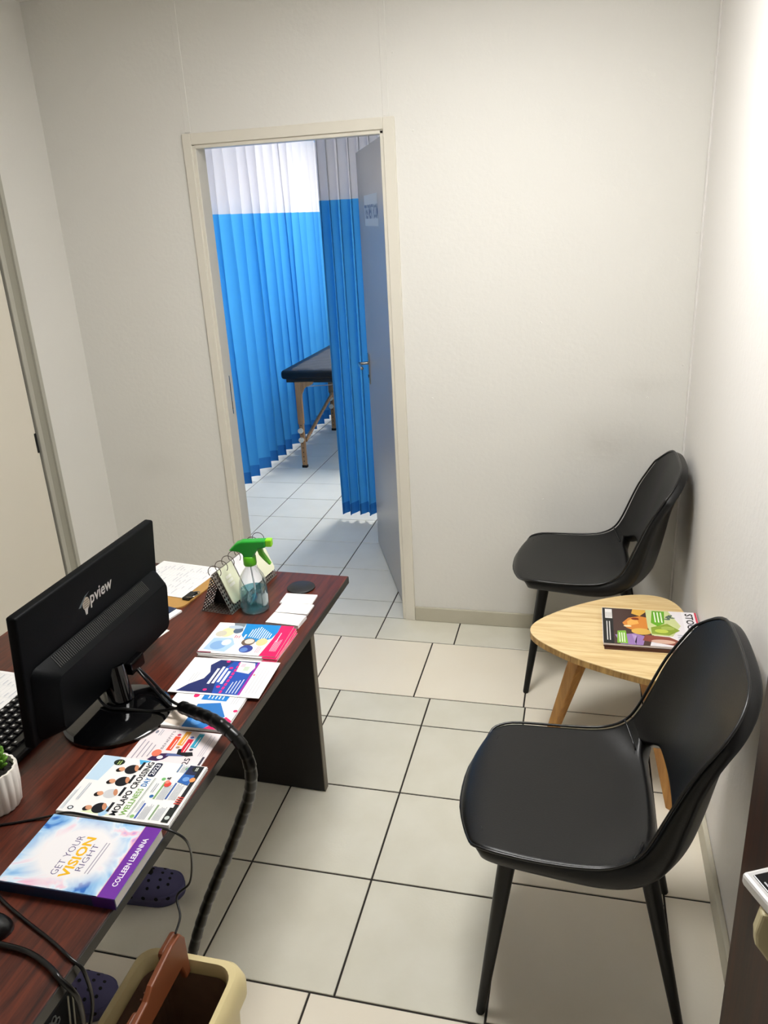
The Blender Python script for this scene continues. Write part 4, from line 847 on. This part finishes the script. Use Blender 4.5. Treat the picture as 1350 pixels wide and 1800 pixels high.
latheo('collar', [(0, .134), (.0165, .134), (.0175, .137), (.0170, .158), (.0150, .160), (0, .160)], M_lime, sp, 32, flute=lambda a: 1+.02*abs(sin(a*14)))
hp = [(-.052, .178), (-.030, .198), (-.014, .204), (.050, .206), (.050, .186), (.030, .182), (.020, .170), (.013, .158), (-.013, .158), (-.016, .168), (-.026, .174)]
bm = bmesh.new(); A = [bm.verts.new((q[0], -.0125, q[1])) for q in hp]; B2 = [bm.verts.new((q[0], .0125, q[1])) for q in hp]; bm.faces.new(A); bm.faces.new(B2[::-1])
for i in range(len(hp)): j = (i+1) % len(hp); bm.faces.new((A[i], A[j], B2[j], B2[i]))
hd = bm_obj('trigger_head', bm, M_green, sp); mod_bev(hd, .004, 3)
boxo('nozzle', .049, .066, -.010, .010, .187, .2075, mat('lime_nozzle', '#8fdc1a', .35), hd, .003)
bm = bmesh.new(); tp = [(.022, .185), (.036, .185), (.040, .168), (.050, .150), (.058, .136), (.053, .134), (.040, .148), (.028, .164)]
A = [bm.verts.new((q[0], -.007, q[1])) for q in tp]; B2 = [bm.verts.new((q[0], .007, q[1])) for q in tp]; bm.faces.new(A); bm.faces.new(B2[::-1])
for i in range(len(tp)): j = (i+1) % len(tp); bm.faces.new((A[i], A[j], B2[j], B2[i]))
tg = bm_obj('trigger', bm, M_lime, hd); mod_bev(tg, .002, 2)

# ------------------------------------------------------------------ UNDER THE DESK: tower, clogs, bin
pc = root('computer_case', 'dark computer case with a honeycomb grille standing under the desk', 'computer', (-.360, -2.385, 0))
bm = bmesh.new(); box(bm, -.22, .232, -.105, .105, .0, .52, .006); bm_obj('case_body', bm, mat('case_dark_grey', '#16181a', .45), pc)
bm = bmesh.new(); box(bm, .232, .248, -.105, .105, .004, .52, .005); bm_obj('front_panel', bm, mat('case_front', '#23272a', .4), pc)
def hexes(y0, y1, z0, z1, s, slant):
    bm = bmesh.new(); r = 0; z = z0
    while z < z1:
        y = y0+(s*.866 if r % 2 else 0)
        while y < y1+slant*(z-z0):
            ring = [(.2490, y+s*.92*cos(R(30+60*k)), z+s*.92*sin(R(30+60*k))) for k in range(6)]; inn = [(.2490, y+s*.66*cos(R(30+60*k)), z+s*.66*sin(R(30+60*k))) for k in range(6)]
            A = [bm.verts.new(q) for q in ring]; B = [bm.verts.new(q) for q in inn]
            for k in range(6): bm.faces.new((A[k], A[(k+1) % 6], B[(k+1) % 6], B[k]))
            y += s*1.732
        z += s*1.5; r += 1
    return bm
g = bm_obj('honeycomb_grille', hexes(-.09, .02, .27, .51, .0075, .15), mat('grille_grey', '#9aa0a0', .4, metal=.1), pc); g['kind'] = 'stuff'; mod_solid(g, .0016, 1)
for off in (0, .012):
    bm = bmesh.new(); sweep(bm, [(.2495, .098-off, .51), (.2495, .075-off, .38), (.2495, .060-off, .02)], .0016, 6); bm_obj('trim_line', bm, mat('case_trim_light', '#b9b6a6', .4), pc)
M_clog = mat('clog_purple', '#55537c', .7); M_clogd = mat('clog_hole', '#0e0e18', .9)
def clog(loc, rz, label, charm):
    c = root('clog', label, 'shoe', loc, rz, 'purple foam clogs under the desk')
    half = [(-.135, 0), (-.125, .026), (-.09, .036), (-.03, .036), (.03, .044), (.08, .050), (.115, .040), (.133, .018), (.137, 0)]
    out = catmull([(x, y, 0) for x, y in half]+[(x, -y, 0) for x, y in half[-2:0:-1]], 4, True)
    bm = bmesh.new(); loops(bm, [[(p.x*s, p.y*s, z) for p in out] for s, z in ((.95, 0), (1, .006), (1.0, .024), (.97, .030))]); autosmooth(bm_obj('sole', bm, M_clog, c), 60)
    # upper: dome from instep to toe
    bm = bmesh.new(); secs = []
    for (x, wd, h) in ((-.01, .041, .082), (.02, .045, .080), (.05, .048, .070), (.08, .049, .060), (.105, .043, .050), (.122, .032, .041), (.132, .018, .034), (.1365, .004, .029)):
        secs.append([(x, wd*cos(a)*1.0, .022+(h-.022)*max(0, sin(a))**.75) for a in [pi*k/16 for k in range(17)]])
    G = [[bm.verts.new(q) for q in s] for s in secs]
    for A, B in zip(G, G[1:]):
        for k in range(16): bm.faces.new((A[k], A[k+1], B[k+1], B[k]))
    up = bm_obj('upper', bm, M_clog, c, smooth=True); mod_solid(up, .004, 0)
    bm = bmesh.new()
    def hole(x, a, r):
        i = min(range(len(secs)-1), key=lambda i: abs(secs[i][0][0]-x) if secs[i][0][0] <= x else 9); f = (x-secs[i][0][0])/(secs[i+1][0][0]-secs[i][0][0])
        k = max(0, min(15.99, a/pi*16)); j = int(k); g = k-j
        P = lambda ii: Vector(secs[ii][j]).lerp(Vector(secs[ii][j+1]), g)
        p0 = P(i).lerp(P(i+1), f); tx = (P(i+1)-P(i)).normalized(); ta = (Vector(secs[i][j+1])-Vector(secs[i][j])).normalized(); n = tx.cross(ta); n = n if n.z >= 0 or n.dot(Vector((p0.x-.06, p0.y, p0.z-.02))) > 0 else -n
        if n.dot(Vector((p0.x-.05, p0.y, p0.z-.01))) < 0: n = -n
        cyl(bm, p0-n*.001, p0+n*.0026, r, n=10)
    for x, aa in ((.025, (50, 75, 105, 130)), (.05, (40, 65, 90, 115, 140)), (.078, (50, 76, 104, 130)), (.10, (65, 90, 115))):
        for a in aa: hole(x, R(a), .0042)
    for x in (.0, .035, .07, .10): hole(x+.004, R(9), .0055); hole(x+.004, R(171), .0055)
    bm_obj('vent_holes', bm, M_clogd, c)['kind'] = 'stuff'
    bm = bmesh.new(); sweep(bm, catmull([(-.005, .040, .060), (-.05, .044, .062), (-.10, .040, .066), (-.137, .018, .068), (-.141, 0, .068), (-.137, -.018, .068), (-.10, -.040, .066), (-.05, -.044, .062), (-.005, -.040, .060)], 5), .006, 8); bm_obj('heel_strap', bm, M_clog, c, smooth=True)
    bm = bmesh.new(); loops(bm, [[(p.x*s, p.y*s, z) for p in out] for s, z in ((.99, .028), (1.0, .046), (.93, .046), (.90, .030))], False, False)
    for v in bm.verts:
        if v.co.z > .04 and v.co.x > .0: v.co.z = .036
    bm_obj('side_wall', bm, M_clog, c, smooth=True)
    if charm == 'triangle':
        bm = bmesh.new(); T3 = [(.052+.016*cos(R(90+120*k)), -.004+.016*sin(R(90+120*k)), .0785) for k in range(3)]; sweep(bm, T3, .0015, 6, True); T4 = [(.052+.008*cos(R(90+120*k)), -.004+.008*sin(R(90+120*k)), .0785) for k in range(3)]; sweep(bm, T4, .0012, 6, True)
        bm_obj('charm', bm, mat('charm_white', '#d8d8d8', .4), c, (0, 0, -.003), (0, R(12), 0))
    else:
        bm = bmesh.new(); cyl(bm, (.045, .006, .068), (.047, .006, .078), .011, .009, 7); bm_obj('charm', bm, mat('charm_black', '#0b0b10', .4), c)
clog((-.448, -1.655, 0), R(12), 'purple foam clog with a dark charm, under the middle of the desk', 'round')
clog((-.452, -1.975, 0), R(4), 'purple foam clog with a white triangle charm, beside the computer case', 'triangle')
# bin
bn = root('swing_bin', 'cream waste bin with a brown swing lid tipped upright, beside the desk', 'bin', (.010, -2.245, 0))
M_cream = mat('cream_plastic', '#ead9a4', .4); BL = lambda w_, d_, z, r=.035: [(q[0], q[1], z) for q in rrect(w_, d_, r, 6)]
bm = bmesh.new(); loops(bm, [BL(.165, .23, 0), BL(.205, .275, .370), BL(.199, .269, .370), BL(.160, .224, .004)]); autosmooth(bm_obj('body', bm, M_cream, bn))
bm = bmesh.new(); loops(bm, [BL(.208, .278, .350), BL(.226, .296, .353), BL(.228, .298, .380), BL(.216, .286, .403), BL(.204, .274, .411), BL(.184, .254, .409), BL(.176, .246, .397), BL(.178, .248, .375), BL(.207, .277, .371)], False, False); rim = autosmooth(bm_obj('rim', bm, M_cream, bn), 50)
bm = bmesh.new(); loops(bm, [BL(.174, .244, .380), BL(.172, .240, .33), BL(.150, .205, .03)], False, True); bm_obj('liner', bm, mat('liner_brown', '#8a6c58', .55, noise=(14, '#5f4838', .9)), bn)
M_lid = mat('lid_brown', '#8e4f2f', .45)
lp = [(-.112, .395), (-.114, .45), (-.104, .478), (-.02, .484), (.0, .497), (.075, .506), (.104, .502), (.116, .480), (.116, .395), (.098, .395), (.090, .432), (-.088, .432), (-.096, .395)]
bm = bmesh.new(); A = [bm.verts.new((-.006, q[0], q[1])) for q in lp]; B2 = [bm.verts.new((.006, q[0], q[1])) for q in lp]; bm.faces.new(A); bm.faces.new(B2[::-1])
for i in range(len(lp)): j = (i+1) % len(lp); bm.faces.new((A[i], A[j], B2[j], B2[i]))
lid = bm_obj('swing_lid', bm, M_lid, bn, (0, 0, 0)); mod_bev(lid, .003)
bm = bmesh.new(); box(bm, -.020, -.005, .06, .112, .44, .498, .006); bm_obj('lid_flange', bm, M_lid, lid); bm = bmesh.new(); box(bm, -.018, -.005, -.108, -.03, .435, .474, .006); bm_obj('lid_flange', bm, M_lid, lid)
bm = bmesh.new()
for i in range(6): box(bm, -.0085, -.0055, -.02+i*.012, -.017+i*.012, .445, .487)
bm_obj('grip_rib', bm, mat('lid_brown_dark', '#5f3320', .5), lid)

# ------------------------------------------------------------------ BROWN CABINET AND THE DEVICE ON IT
cbn = root('wooden_cabinet', 'slim dark brown wooden cabinet against the right wall beside the nearer chair', 'cabinet', (1.02, -2.45, 0))
boxo('carcass', -.037, .047, -.45, .457, .0, 1.55, M_brown, cbn, .002)
for y0, y1 in ((-.445, .002), (.006, .455)):
    boxo('cabinet_door', -.045, -.037, y0, y1, .05, 1.53, M_brown, cbn, .002)
dv = root('card_terminal', 'white-edged glossy dark handheld device resting on a cream bracket fixed to the brown cabinet', 'device', (.884, -2.357, 1.02), R(-64))
boxo('body', 0, .13, 0, .056, -.008, .008, mat('device_white', '#e9e7e6', .3), dv, .004)
boxo('screen', .008, .122, .008, .048, .0075, .0092, M_gloss, dv, .001)
p = Print(.0095); p.ell(.03, .03, .008, .006, '#b06a9a'); p.rect(.02, .012, .05, .014, '#cfcfd4'); p.build('print', dv)
br = root('device_bracket', 'cream bracket with a round dark hole on the front of the brown cabinet', 'bracket', (.975, -2.39, 0))
pts = [(0, .86), (0, 1.012), (-.076, 1.012), (-.080, .985), (-.078, .968), (-.062, .945)]
bm = bmesh.new(); A = [bm.verts.new((q[0], -.008, q[1])) for q in pts]; B2 = [bm.verts.new((q[0], .008, q[1])) for q in pts]; bm.faces.new(A); bm.faces.new(B2[::-1])
for i in range(len(pts)): j = (i+1) % len(pts); bm.faces.new((A[i], A[j], B2[j], B2[i]))
bo = bm_obj('plate', bm, mat('bracket_cream', '#c9bd94', .45), br); mod_bev(bo, .003)
bm = bmesh.new(); cyl(bm, (-.055, -.0095, .975), (-.055, -.007, .975), .010, n=18); bm_obj('hole', bm, M_black, br)
